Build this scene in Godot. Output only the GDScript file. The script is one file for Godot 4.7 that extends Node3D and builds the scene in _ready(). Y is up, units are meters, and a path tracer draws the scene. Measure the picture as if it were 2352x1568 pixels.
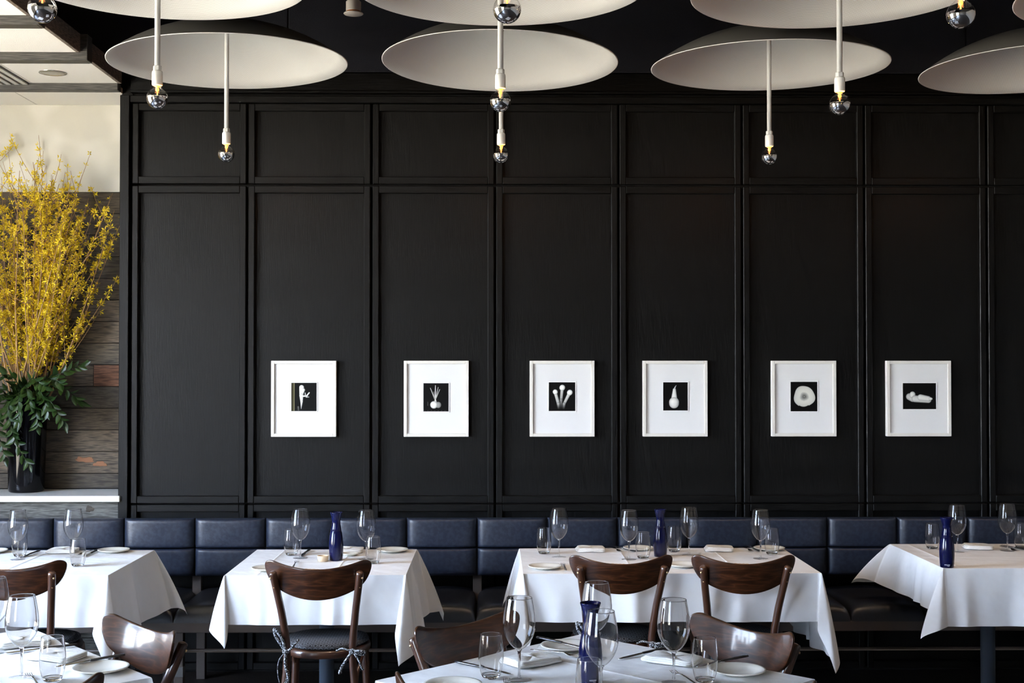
extends Node3D
# A restaurant dining room: black panelled wall, banquette, clothed tables, dome pendants. y is up, metres; the camera stands at the origin and looks along -z.

const WALL := -6.98                      # face of the black panelling
const TOP := 0.752                       # upper side of the tablecloths
var M := {}
var taken := {}
var rng := RandomNumberGenerator.new()


func _ready() -> void:
	rng.seed = 7
	# camera
	var cam := Camera3D.new()
	cam.name = "camera"
	cam.fov = rad_to_deg(2.0 * atan(784.0 / 3000.0))
	cam.near = 0.05
	cam.far = 80.0
	add_child(cam)
	cam.position = Vector3(0, 1.644, 0)
	cam.rotation = Vector3(atan(51.0 / 3000.0), -atan(40.0 / 3000.0), 0)
	cam.current = true
	# sky, exposure
	var sm := ProceduralSkyMaterial.new()
	sm.sky_top_color = Color(0.72, 0.83, 1.0)
	sm.sky_horizon_color = Color(0.90, 0.945, 1.0)
	sm.ground_horizon_color = Color(0.72, 0.70, 0.66)
	sm.ground_bottom_color = Color(0.60, 0.58, 0.54)
	sm.sky_energy_multiplier = 1.0
	sm.ground_energy_multiplier = 1.35
	var sky := Sky.new()
	sky.sky_material = sm
	var env := Environment.new()
	env.background_mode = Environment.BG_SKY
	env.sky = sky
	env.background_energy_multiplier = 46.0
	env.tonemap_mode = Environment.TONE_MAPPER_LINEAR
	env.tonemap_exposure = 1.0
	env.sdfgi_enabled = true
	env.ssao_enabled = true
	env.ssil_enabled = true
	var we := WorldEnvironment.new()
	we.name = "world"
	we.environment = env
	add_child(we)
	make_materials()
	room()
	black_wall()
	alcove()
	white_canopy()
	banquette()
	pictures()
	lamps()
	spotlights()
	tables()
	chairs()
	tableware()
	vase_and_branches()


# ---------- naming and tagging ----------
func numbered(n: String) -> String:
	if not taken.has(n):
		taken[n] = 0
		return n
	taken[n] += 1
	return "%s_%03d" % [n, taken[n]]

func tag(o: Node3D, label: String, category: String, group := "") -> Node3D:
	o.set_meta("label", label)
	o.set_meta("category", category)
	if group:
		o.set_meta("group", group)
	return o

func thing(called: String, label: String, category: String, at := Vector3.ZERO, turn := 0.0, group := "") -> Node3D:
	var o := Node3D.new()
	o.name = numbered(called)
	add_child(o)
	o.position = at
	o.rotation.y = turn
	return tag(o, label, category, group)

func part(called: String, mesh: Mesh, mat: Material, parent: Node3D, at := Vector3.ZERO, rot := Vector3.ZERO) -> MeshInstance3D:
	var o := MeshInstance3D.new()
	o.name = called
	o.mesh = mesh
	o.material_override = mat
	parent.add_child(o, true)
	o.position = at
	o.rotation = rot
	return o

func solo(called: String, mesh: Mesh, mat: Material, at := Vector3.ZERO, rot := Vector3.ZERO) -> MeshInstance3D:
	var o := MeshInstance3D.new()
	o.name = numbered(called)
	o.mesh = mesh
	o.material_override = mat
	add_child(o)
	o.position = at
	o.rotation = rot
	return o

func struct(called: String, mesh: Mesh, mat: Material, label: String, category: String, at := Vector3.ZERO) -> MeshInstance3D:
	var o := solo(called, mesh, mat, at)
	o.set_meta("kind", "structure")
	tag(o, label, category)
	return o

func copy(o: Node3D, called: String, label: String, at: Vector3, turn := 0.0) -> Node3D:
	var c: Node3D = o.duplicate()
	c.name = numbered(called)
	add_child(c)
	c.position = at
	c.rotation.y = turn
	c.set_meta("label", label)
	return c


# ---------- shapes ----------
func new_st(smooth := true) -> SurfaceTool:
	var st := SurfaceTool.new()
	st.begin(Mesh.PRIMITIVE_TRIANGLES)
	st.set_smooth_group(0 if smooth else -1)
	return st

func done(st: SurfaceTool) -> ArrayMesh:
	st.generate_normals()
	st.index()
	return st.commit()

# rows of points joined into a sheet; with closed the columns wrap round
func sheet(st: SurfaceTool, rows: Array, closed := false, flip := false) -> void:
	for i in rows.size() - 1:
		var a: PackedVector3Array = rows[i]
		var b: PackedVector3Array = rows[i + 1]
		var n := a.size()
		for j in (n if closed else n - 1):
			var k := (j + 1) % n
			if flip:
				tri(st, a[j], b[j], a[k])
				tri(st, a[k], b[j], b[k])
			else:
				tri(st, a[j], a[k], b[j])
				tri(st, a[k], b[k], b[j])

func tri(st: SurfaceTool, a: Vector3, b: Vector3, c: Vector3) -> void:
	if a.is_equal_approx(b) or b.is_equal_approx(c) or a.is_equal_approx(c):
		return
	st.add_vertex(a)
	st.add_vertex(b)
	st.add_vertex(c)

func sheet_mesh(rows: Array, closed := false, flip := false) -> ArrayMesh:
	var st := new_st()
	sheet(st, rows, closed, flip)
	return done(st)

# profile of (radius, height) going up on the outside, turned round the y axis
func lathe(st: SurfaceTool, prof: Array, seg := 32, at := Vector3.ZERO) -> void:
	var rows := []
	for p in prof:
		var r := PackedVector3Array()
		for j in seg:
			var a := TAU * j / seg
			r.append(at + Vector3(p.x * cos(a), p.y, p.x * sin(a)))
		rows.append(r)
	sheet(st, rows, true)

func lathe_mesh(prof: Array, seg := 32) -> ArrayMesh:
	var st := new_st()
	lathe(st, prof, seg)
	return done(st)

func tube(st: SurfaceTool, path: Array, radii: Array, seg := 10, cap := true) -> void:
	var rows := []
	var n := path.size()
	var side := Vector3.ZERO
	for i in n:
		var t: Vector3 = (path[mini(i + 1, n - 1)] - path[maxi(i - 1, 0)]).normalized()
		if i == 0:
			side = t.cross(Vector3.UP if absf(t.y) < 0.9 else Vector3.RIGHT).normalized()
		side = (side - t * side.dot(t)).normalized()
		var up := side.cross(t)
		var r: float = radii[mini(i, radii.size() - 1)]
		var here: Vector3 = path[i]
		if i == 0 and cap:
			rows.append(ring(here - t * r * 0.45, side, up, 0.0, seg))
			rows.append(ring(here - t * r * 0.3, side, up, r * 0.75, seg))
		rows.append(ring(here, side, up, r, seg))
		if i == n - 1 and cap:
			rows.append(ring(here + t * r * 0.3, side, up, r * 0.75, seg))
			rows.append(ring(here + t * r * 0.45, side, up, 0.0, seg))
	sheet(st, rows, true, true)

func ring(c: Vector3, a: Vector3, b: Vector3, r: float, seg: int) -> PackedVector3Array:
	var out := PackedVector3Array()
	for j in seg:
		var w := TAU * j / seg
		out.append(c + (a * cos(w) + b * sin(w)) * r)
	return out

func tube_mesh(path: Array, radii: Array, seg := 10) -> ArrayMesh:
	var st := new_st()
	tube(st, path, radii, seg)
	return done(st)

# smooth path through points
func curve(pts: Array, steps := 6) -> Array:
	var out := []
	for i in pts.size() - 1:
		var p0: Vector3 = pts[maxi(i - 1, 0)]
		var p3: Vector3 = pts[mini(i + 2, pts.size() - 1)]
		for k in steps:
			out.append((pts[i] as Vector3).cubic_interpolate(pts[i + 1], p0, p3, float(k) / steps))
	out.append(pts[-1])
	return out

# box with chamfered edges
func bx(st: SurfaceTool, size: Vector3, at := Vector3.ZERO, bevel := 0.002, turn := Basis()) -> void:
	var h := size / 2.0
	var b := minf(bevel, minf(h.x, minf(h.y, h.z)) * 0.9)
	var c := {}
	for sx in [-1, 1]:
		for sy in [-1, 1]:
			for sz in [-1, 1]:
				var s := Vector3(sx, sy, sz)
				for ax in 3:
					var v := (h - Vector3(b, b, b)) * s
					v[ax] = h[ax] * s[ax]
					c[[sx, sy, sz, ax]] = v
	var quads := []
	for ax in 3:
		var u := (ax + 1) % 3
		var w := (ax + 2) % 3
		for s in [-1, 1]:
			var q := []
			for k in [[-1, -1], [1, -1], [1, 1], [-1, 1]]:
				var key := [0, 0, 0, ax]
				key[ax] = s
				key[u] = k[0]
				key[w] = k[1]
				q.append(c[key])
			quads.append(q)
			for s2 in [-1, 1]:              # edge between face ax and face u, along w
				var e := []
				for k in [[ax, -1], [u, -1], [u, 1], [ax, 1]]:
					var key := [0, 0, 0, k[0]]
					key[ax] = s
					key[u] = s2
					key[w] = k[1]
					e.append(c[key])
				quads.append(e)
	for sx in [-1, 1]:
		for sy in [-1, 1]:
			for sz in [-1, 1]:
				quads.append([c[[sx, sy, sz, 0]], c[[sx, sy, sz, 1]], c[[sx, sy, sz, 2]]])
	for q in quads:
		for k in q.size() - 2:
			var v := [q[0], q[k + 1], q[k + 2]]
			var n: Vector3 = (v[0] - v[2]).cross(v[0] - v[1])
			if n.dot(v[0] + v[1] + v[2]) < 0.0:
				v = [v[0], v[2], v[1]]
			for p in v:
				st.add_vertex(turn * (p as Vector3) + at)

var boxes := {}
func box(size: Vector3, bevel := 0.002) -> ArrayMesh:
	var key := [size, bevel]
	if not boxes.has(key):
		var st := new_st(false)
		bx(st, size, Vector3.ZERO, bevel)
		boxes[key] = done(st)
	return boxes[key]

func from_to(a: Vector3, b: Vector3) -> Vector3:
	return (a + b) / 2.0


# ---------- materials ----------
func noise_tex(freq: float, ramp: Array = [], size := 512, oct := 4, sd := 1, type := FastNoiseLite.TYPE_SIMPLEX_SMOOTH) -> NoiseTexture2D:
	var n := FastNoiseLite.new()
	n.noise_type = type
	n.frequency = freq
	n.fractal_octaves = oct
	n.seed = sd
	var t := NoiseTexture2D.new()
	t.width = size
	t.height = size
	t.seamless = true
	t.noise = n
	if ramp.size():
		var g := Gradient.new()
		g.offsets = PackedFloat32Array()
		g.colors = PackedColorArray()
		var off := PackedFloat32Array()
		var col := PackedColorArray()
		for k in ramp.size():
			off.append(ramp[k][0])
			col.append(ramp[k][1])
		g.offsets = off
		g.colors = col
		t.color_ramp = g
	return t

func lin(r: float, g: float, b: float) -> Color:
	return Color(r, g, b).linear_to_srgb()

func mat(called: String, color: Color, rough := 0.6, metal := 0.0) -> StandardMaterial3D:
	var m := StandardMaterial3D.new()
	m.resource_name = called
	m.albedo_color = color
	m.roughness = rough
	m.metallic = metal
	M[called] = m
	return m

func grain(m: StandardMaterial3D, scale: Vector3, world: bool, albedo: Texture2D, bump: Texture2D, depth: float) -> void:
	m.uv1_triplanar = true
	m.uv1_world_triplanar = world
	m.uv1_scale = scale
	m.uv1_triplanar_sharpness = 8.0
	if albedo:
		m.albedo_texture = albedo
	if bump:
		m.heightmap_enabled = true
		m.heightmap_texture = bump
		m.heightmap_scale = depth

func make_materials() -> void:
	var fine := noise_tex(0.05, [], 512, 4, 3)
	var soft := noise_tex(0.012, [], 512, 3, 5)
	var streak := noise_tex(0.06, [[0.25, Color(0.5, 0.5, 0.5)], [0.5, Color(0.78, 0.78, 0.78)], [0.72, Color(1, 1, 1)]], 512, 4, 9)
	# black stained oak, grain upright and grain level
	for k in 2:
		var m := mat(["black_oak_upright", "black_oak_level"][k], lin(0.0038, 0.0035, 0.0029), 0.46)
		m.metallic_specular = 0.32
		grain(m, Vector3(9, 0.22, 9) if k == 0 else Vector3(0.22, 9, 9), true, streak, fine, 0.03)
		m.roughness = 0.62
		m.roughness_texture = streak
	grain(mat("navy_felt", lin(0.012, 0.013, 0.022), 1.0), Vector3(9, 9, 9), true, noise_tex(0.09, [[0.3, Color(0.3, 0.3, 0.36)], [0.7, Color(1, 1, 1)]], 512, 3, 21), fine, 0.08)
	mat("gap_black", lin(0.004, 0.004, 0.004), 0.9)
	grain(mat("white_plaster", lin(0.88, 0.865, 0.81), 0.9), Vector3(6, 6, 6), true, null, noise_tex(0.08, [], 512, 3, 11), 0.12)
	grain(mat("cream_wall", lin(0.62, 0.60, 0.53), 0.85), Vector3(1.2, 1.2, 1.2), true, noise_tex(0.01, [[0.3, Color(0.94, 0.94, 0.93)], [0.7, Color(1, 1, 1)]], 256, 2, 13), null, 0)
	grain(mat("brown_beam", lin(0.085, 0.065, 0.052), 0.55), Vector3(0.6, 8, 0.6), true, streak, fine, 0.012)
	grain(mat("grey_beam", lin(0.085, 0.080, 0.070), 0.5), Vector3(0.3, 8, 8), true, streak, fine, 0.012)
	grain(mat("brown_fascia", lin(0.30, 0.235, 0.19), 0.6), Vector3(8, 8, 0.6), true, streak, fine, 0.012)
	mat("soffit_white", lin(0.86, 0.84, 0.78), 0.9)
	mat("white_stone", lin(0.80, 0.79, 0.74), 0.3)
	# weathered boards
	var wood := noise_tex(0.03, [[0.15, Color(0.55, 0.52, 0.49)], [0.42, Color(0.82, 0.79, 0.75)], [0.6, Color(1, 0.97, 0.92)], [0.85, Color(0.72, 0.68, 0.64)]], 512, 5, 31)
	var tones := [[0.100, 0.087, 0.068], [0.082, 0.068, 0.052], [0.120, 0.100, 0.078], [0.068, 0.060, 0.050], [0.200, 0.100, 0.064], [0.15, 0.16, 0.16]]
	for k in tones.size():
		grain(mat("weathered_board_%d" % k, lin(tones[k][0], tones[k][1], tones[k][2]), 0.85), Vector3(0.45, 5, 5), true, wood, fine, 0.04)
		M["weathered_board_%d" % k].uv1_offset = Vector3(0.37 * k, 0.21 * k, 0)
	mat("raw_wood", lin(0.22, 0.10, 0.05), 0.9)
	grain(mat("floor_wood", lin(0.055, 0.042, 0.034), 0.45), Vector3(6, 6, 0.7), true, streak, null, 0)
	mat("room_paint", lin(0.10, 0.095, 0.09), 0.9)
	mat("grey_paint", lin(0.26, 0.25, 0.24), 0.9)
	mat("dark_brown", lin(0.060, 0.044, 0.035), 0.5)
	# leather
	grain(mat("navy_leather", lin(0.020, 0.0255, 0.041), 0.38), Vector3(5, 5, 5), true, noise_tex(0.012, [[0.3, Color(0.75, 0.77, 0.82)], [0.7, Color(1, 1, 1)]], 512, 4, 41), noise_tex(0.02, [], 512, 4, 43), 0.035)
	grain(mat("black_leather", lin(0.012, 0.012, 0.015), 0.36), Vector3(5, 5, 5), true, null, noise_tex(0.02, [], 512, 4, 43), 0.035)
	# dark bentwood
	var beech := noise_tex(0.016, [[0.2, Color(0.55, 0.50, 0.46)], [0.45, Color(0.86, 0.84, 0.82)], [0.5, Color(1.0, 0.97, 0.92)], [0.55, Color(0.84, 0.81, 0.78)], [0.8, Color(0.6, 0.55, 0.5)]], 512, 3, 51)
	var bw := mat("bentwood", lin(0.068, 0.024, 0.009), 0.36)
	grain(bw, Vector3(0.7, 4, 4), false, beech, null, 0)
	bw.clearcoat_enabled = true
	bw.metallic_specular = 0.32
	bw.clearcoat = 0.5
	bw.clearcoat_roughness = 0.09
	var fw := mat("bentwood_rod", lin(0.055, 0.021, 0.010), 0.3)
	fw.clearcoat_enabled = true
	fw.clearcoat = 0.4
	fw.clearcoat_roughness = 0.12
	mat("worn_wood", lin(0.32, 0.17, 0.08), 0.7)
	mat("brass", lin(0.75, 0.55, 0.30), 0.3, 1.0)
	mat("steel", lin(0.62, 0.61, 0.59), 0.22, 1.0)
	mat("knife_handle", lin(0.10, 0.10, 0.105), 0.3, 1.0)
	mat("dark_steel", lin(0.03, 0.03, 0.03), 0.3, 0.0)
	mat("slate_metal", lin(0.075, 0.095, 0.125), 0.4, 0.0)
	mat("foot_cap", lin(0.10, 0.10, 0.095), 0.5)
	grain(mat("linen", lin(0.80, 0.80, 0.79), 0.9), Vector3(1.6, 1.6, 1.6), true, null, noise_tex(0.008, [], 512, 3, 61), 0.35)
	grain(mat("napkin_linen", lin(0.82, 0.81, 0.77), 0.95), Vector3(12, 12, 12), true, null, noise_tex(0.03, [], 256, 3, 63), 0.08)
	mat("porcelain", lin(0.76, 0.73, 0.64), 0.12)
	mat("cream_clay", lin(0.72, 0.55, 0.36), 0.6)
	var glaze := mat("blue_glaze", lin(0.0025, 0.004, 0.034), 0.12)
	glaze.clearcoat_enabled = true
	glaze.metallic_specular = 0.4
	glaze.clearcoat = 0.15
	glaze.clearcoat_roughness = 0.04
	mat("white_print", lin(0.8, 0.8, 0.82), 0.6)
	var pane := mat("thin_glass", Color(1, 1, 1, 0.0), 0.0)
	pane.transparency = BaseMaterial3D.TRANSPARENCY_ALPHA
	var win := mat("window_glass", Color(1, 1, 1, 0.0), 0.0)
	win.transparency = BaseMaterial3D.TRANSPARENCY_ALPHA
	var sg := mat("solid_glass", Color(1, 1, 1, 0.0), 0.0)
	sg.refraction_enabled = true
	sg.refraction_scale = 0.05
	var cg := mat("clear_glass", Color(1, 1, 1, 0.0), 0.0)
	cg.refraction_enabled = true
	cg.refraction_scale = 0.036
	mat("silvered", lin(0.90, 0.88, 0.86), 0.0, 1.0)
	var fil := mat("filament", lin(1.0, 0.5, 0.15), 0.5)
	fil.emission_enabled = true
	fil.emission = Color(1.0, 0.52, 0.20)
	fil.emission_energy_multiplier = 2.6
	var lg := mat("lens_glow", lin(0.8, 0.7, 0.5), 0.3)
	lg.emission_enabled = true
	lg.emission = Color(1.0, 0.82, 0.6)
	lg.emission_energy_multiplier = 3.0
	var shade := mat("shade_inner", lin(0.66, 0.67, 0.64), 0.55)
	grain(shade, Vector3(30, 30, 30), true, pinholes(), null, 0)
	mat("shade_outer", lin(0.12, 0.115, 0.105), 0.5)
	mat("rod_white", lin(0.55, 0.55, 0.52), 0.4)
	mat("socket_white", lin(0.72, 0.71, 0.66), 0.25)
	mat("frame_white", lin(0.76, 0.73, 0.66), 0.5)
	mat("mat_board", lin(0.77, 0.77, 0.75), 0.9)
	mat("mat_bevel", lin(0.86, 0.86, 0.84), 0.8)
	mat("vase_black", lin(0.003, 0.003, 0.004), 0.08).metallic_specular = 0.33
	mat("stem_bark", lin(0.30, 0.17, 0.07), 0.8)
	var bl := mat("petal_yellow", lin(0.66, 0.50, 0.014), 0.7)
	bl.backlight_enabled = true
	bl.backlight = lin(0.5, 0.38, 0.01)
	for k in 2:
		mat("leaf_green_%d" % k, lin([0.010, 0.017][k], [0.027, 0.038][k], [0.005, 0.006][k]), 0.36).metallic_specular = 0.4
	grain(mat("crochet", lin(0.13, 0.135, 0.15), 0.85), Vector3(22, 22, 22), false, lace(), null, 0)
	grain(mat("speckled_yarn", lin(0.6, 0.61, 0.63), 0.9), Vector3(8, 8, 8), false, noise_tex(0.06, [[0.45, Color(0.03, 0.03, 0.035)], [0.6, Color(0.9, 0.9, 0.9)]], 256, 2, 71), null, 0)
	mat("copper_orange", lin(0.35, 0.12, 0.03), 0.5)
	mat("sprinkler_grey", lin(0.30, 0.28, 0.25), 0.5)

# rows of pinholes in sheet metal
func pinholes() -> ImageTexture:
	var im := Image.create(128, 128, false, Image.FORMAT_RGB8)
	for y in 128:
		for x in 128:
			var d := Vector2(fposmod(x + (8.0 if (y / 16) % 2 else 0.0), 16.0) - 7.5, y % 16 - 7.5).length()
			var c := 0.78 if d < 3.6 else (0.9 if d < 4.6 else 1.0)
			im.set_pixel(x, y, Color(c, c, c))
	im.generate_mipmaps()
	return ImageTexture.create_from_image(im)

# open-work lace: round holes in a mesh of thread
func lace() -> ImageTexture:
	var n := 128
	var im := Image.create(n, n, false, Image.FORMAT_RGB8)
	for y in n:
		for x in n:
			var u := fposmod(x / 64.0 + (0.5 if y >= 64 else 0.0), 1.0) - 0.5
			var v := fposmod(y / 64.0, 1.0) - 0.5
			var d := Vector2(u, v).length()
			var c := 0.08 if d < 0.27 else (1.0 if d < 0.38 else 0.5 + 0.3 * sin(x * 1.3) * sin(y * 1.1))
			im.set_pixel(x, y, Color(c, c, c))
	return ImageTexture.create_from_image(im)


# ---------- the room ----------
func room() -> void:
	var fl := new_st(false)
	bx(fl, Vector3(9.9, 0.12, 14.0), Vector3(0.45, -0.06, -0.65), 0.002)
	struct("floor", done(fl), M.floor_wood, "dark wooden floor beneath the tables and chairs", "floor")
	var ce := new_st(false)
	bx(ce, Vector3(9.9, 0.15, 14.0), Vector3(0.45, 4.075, -0.65), 0.002)
	struct("ceiling", done(ce), M.gap_black, "black ceiling high above the pendant lamps", "ceiling")
	var rw := new_st(false)
	bx(rw, Vector3(0.2, 4.0, 14.0), Vector3(5.3, 2.0, -0.65), 0.002)
	struct("wall_right", done(rw), M.grey_paint, "dark painted wall at the shady end of the room", "wall")
	# window wall on the left: piers, sill wall and head round four tall windows
	var lw := new_st(false)
	var z0 := [-5.30, 0.70]
	var wid := [2.45, 3.4]
	bx(lw, Vector3(0.2, 0.45, 14.0), Vector3(-4.4, 0.225, -0.65), 0.002)
	bx(lw, Vector3(0.2, 0.9, 14.0), Vector3(-4.4, 3.55, -0.65), 0.002)
	for zz in [[-7.65, -5.30], [-2.85, 0.70], [4.1, 6.35]]:
		bx(lw, Vector3(0.2, 2.65, zz[1] - zz[0]), Vector3(-4.4, 1.775, (zz[0] + zz[1]) / 2.0), 0.002)
	struct("wall_left", done(lw), M.white_plaster, "pale wall with tall windows along the bright side", "wall")
	for k in 2:
		window("window_%d" % (k + 1), Vector3(-4.4, 0.45, z0[k]), Vector3(0, 0, 1), wid[k], 2.65, ["tall window on the bright side nearest the panelled wall", "tall window on the bright side, beside the camera"][k])
	var bw := new_st(false)
	bx(bw, Vector3(9.9, 4.0, 0.2), Vector3(0.45, 2.0, 6.25), 0.002)
	struct("wall_front", done(bw), M.room_paint, "dark painted wall behind the foreground tables", "wall")


func window(called: String, at: Vector3, along: Vector3, w: float, h: float, label: String) -> void:
	var o := Node3D.new()
	o.name = called
	add_child(o)
	o.position = at
	o.set_meta("kind", "structure")
	tag(o, label, "window")
	var across := along.cross(Vector3.UP)
	var size := func(l: float, v: float, d: float) -> Vector3: return along.abs() * l + Vector3.UP * v + across.abs() * d
	for v in [0.03, h - 0.03]:
		part("rail", box(size.call(w, 0.06, 0.08)), M.brown_beam, o, along * w / 2.0 + Vector3.UP * v)
	for k in 4:
		part("mullion", box(size.call(0.05, h - 0.12, 0.08)), M.brown_beam, o, along * (0.025 + (w - 0.05) * k / 3.0) + Vector3.UP * h / 2.0)
	for k in 3:
		var cw := (w - 0.05) / 3.0 - 0.05
		part("pane", box(size.call(cw, h - 0.12, 0.008)), M.window_glass, o, along * (0.05 + (k + 0.5) * cw + 0.05 * k) + Vector3.UP * h / 2.0)


func black_wall() -> void:
	var w := Node3D.new()
	w.name = "wall_back"
	add_child(w)
	w.set_meta("kind", "structure")
	tag(w, "black stained oak panelled wall behind the banquette", "wall")
	var core := new_st(false)
	bx(core, Vector3(7.2, 4.0, 0.3), Vector3(1.655, 2.0, WALL - 0.20), 0.001)
	part("backing", done(core), M.gap_black, w)
	# corner post, lintel band and cornice
	part("corner_post", box(Vector3(0.050, 3.075, 0.07), 0.003), M.black_oak_upright, w, Vector3(-1.970, 1.5375, WALL - 0.015))
	part("top_rail", box(Vector3(7.2, 0.036, 0.05), 0.003), M.black_oak_level, w, Vector3(1.655, 3.056, WALL - 0.012))
	part("frieze", box(Vector3(7.2, 0.100, 0.04), 0.002), M.black_oak_level, w, Vector3(1.655, 3.150, WALL - 0.02))
	part("cornice", box(Vector3(7.2, 0.012, 0.05), 0.003), M.black_oak_level, w, Vector3(1.655, 3.097, WALL - 0.012))
	# felt boards above, four feet wide
	for k in 6:
		part("felt_board", box(Vector3(1.212, 0.79, 0.03), 0.004), M.navy_felt, w, Vector3(-1.715 + 1.2165 * k, 3.603, WALL - 0.02))
	var edges := [-1.940, -1.321, -0.658, 0.003, 0.665, 1.328, 1.987, 2.648, 3.31, 3.97, 4.63, 5.2]
	var levels := [[0.02, 0.895], [0.902, 2.594], [2.605, 3.034]]
	for k in edges.size() - 1:
		for r in 3:
			framed_panel(w, edges[k] + 0.006, edges[k + 1] - 0.006, levels[r][0], levels[r][1])


func framed_panel(w: Node3D, x0: float, x1: float, y0: float, y1: float) -> void:
	var s := 0.034
	var wx := x1 - x0
	var hy := y1 - y0
	var board := part("framed_panel", box(Vector3(wx - 0.01, hy - 0.01, 0.012), 0.001), M.black_oak_upright, w, Vector3((x0 + x1) / 2.0, (y0 + y1) / 2.0, WALL - 0.034))
	for e in [-1, 1]:
		part("stile", box(Vector3(s, hy, 0.036), 0.0036), M.black_oak_upright, board, Vector3(e * (wx - s) / 2.0, 0, 0.019))
		part("rail", box(Vector3(wx - 2 * s, 0.038, 0.036), 0.0025), M.black_oak_level, board, Vector3(0, e * (hy - 0.038) / 2.0, 0.0188))


func alcove() -> void:
	var back := -7.33
	var w := Node3D.new()
	w.name = "wall_alcove"
	add_child(w)
	w.set_meta("kind", "structure")
	tag(w, "recessed wall of weathered boards under a cream upper part", "wall")
	var core := new_st(false)
	bx(core, Vector3(2.6, 4.0, 0.2), Vector3(-3.2, 2.0, back - 0.13), 0.001)
	part("backing", done(core), M.gap_black, w)
	part("upper_wall", box(Vector3(2.6, 0.49, 0.03), 0.001), M.cream_wall, w, Vector3(-3.2, 2.850, back - 0.013))
	part("return_wall", box(Vector3(0.06, 3.2, 0.36), 0.002), M.black_oak_upright, w, Vector3(-1.972, 1.6, back + 0.13))
	# reclaimed boards, each its own piece with an uneven face
	var lay := RandomNumberGenerator.new()
	lay.seed = 12
	for row in 14:
		var y := 2.605 - 0.1209 * (row + 0.5)
		var h := 0.1209 if row < 13 else 0.085
		if row == 13:
			y = 2.605 - 0.1209 * 13 - 0.0425
		var x := -2.005
		var first := true
		while x > -4.28:
			var l := lay.randf_range(0.5, 1.3)
			var tone := lay.randi_range(0, 3)
			if row == 8 and first:
				l = 0.235
				tone = 4
			first = false
			l = minf(l, x + 4.28)
			var m: Material = M["weathered_board_%d" % tone]
			var p := part("plank", box(Vector3(l - 0.002, h - 0.003, 0.025), 0.002), m, w, Vector3(x - l / 2.0, y, back - 0.010 + lay.randf_range(-0.002, 0.002)))
			p.rotation.x = lay.randf_range(-0.008, 0.008)
			x -= l
	for k in [[-2.28, 1.108, 0.05], [-2.20, 1.085, 0.038], [-2.31, 1.112, 0.02]]:
		part("splinter_mark", sheet_mesh(blob(k[2], 0.014, 0.002)), M.raw_wood, w, Vector3(k[0], k[1], back + 0.006))
	# stone shelf and the grey board below it
	struct("trim_1", box(Vector3(2.32, 0.032, 0.40), 0.003), M.white_stone, "white stone shelf under the vase of yellow branches", "shelf", Vector3(-3.143, 0.929, -7.145))
	var g := Node3D.new()
	g.name = "trim_2"
	add_child(g)
	g.set_meta("kind", "structure")
	tag(g, "grey weathered boards below the white stone shelf", "wainscot")
	for r in 5:
		part("plank", box(Vector3(2.3, 0.176, 0.03), 0.002), M.weathered_board_5, g, Vector3(-3.148, 0.821 - 0.18 * r, WALL - 0.015))
	part("knot", sheet_mesh(blob(0.022, 0.017, 0.002)), M.weathered_board_3, g, Vector3(-2.150, 0.873, WALL + 0.0005))


# flat rounded patch, proud of its board
func blob(rx: float, ry: float, d: float) -> Array:
	var rows := []
	for k in [[1.0, 0.0], [0.8, 0.7], [0.45, 1.0], [0.0, 1.0]]:
		var r := PackedVector3Array()
		for j in 21:
			var a := TAU * j / 20.0
			var wob := 1.0 + 0.18 * sin(3 * a + rx * 90) + 0.1 * sin(7 * a)
			r.append(Vector3(rx * k[0] * wob * cos(a), ry * k[0] * wob * sin(a), d * k[1]))
		rows.append(r)
	return rows


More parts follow.
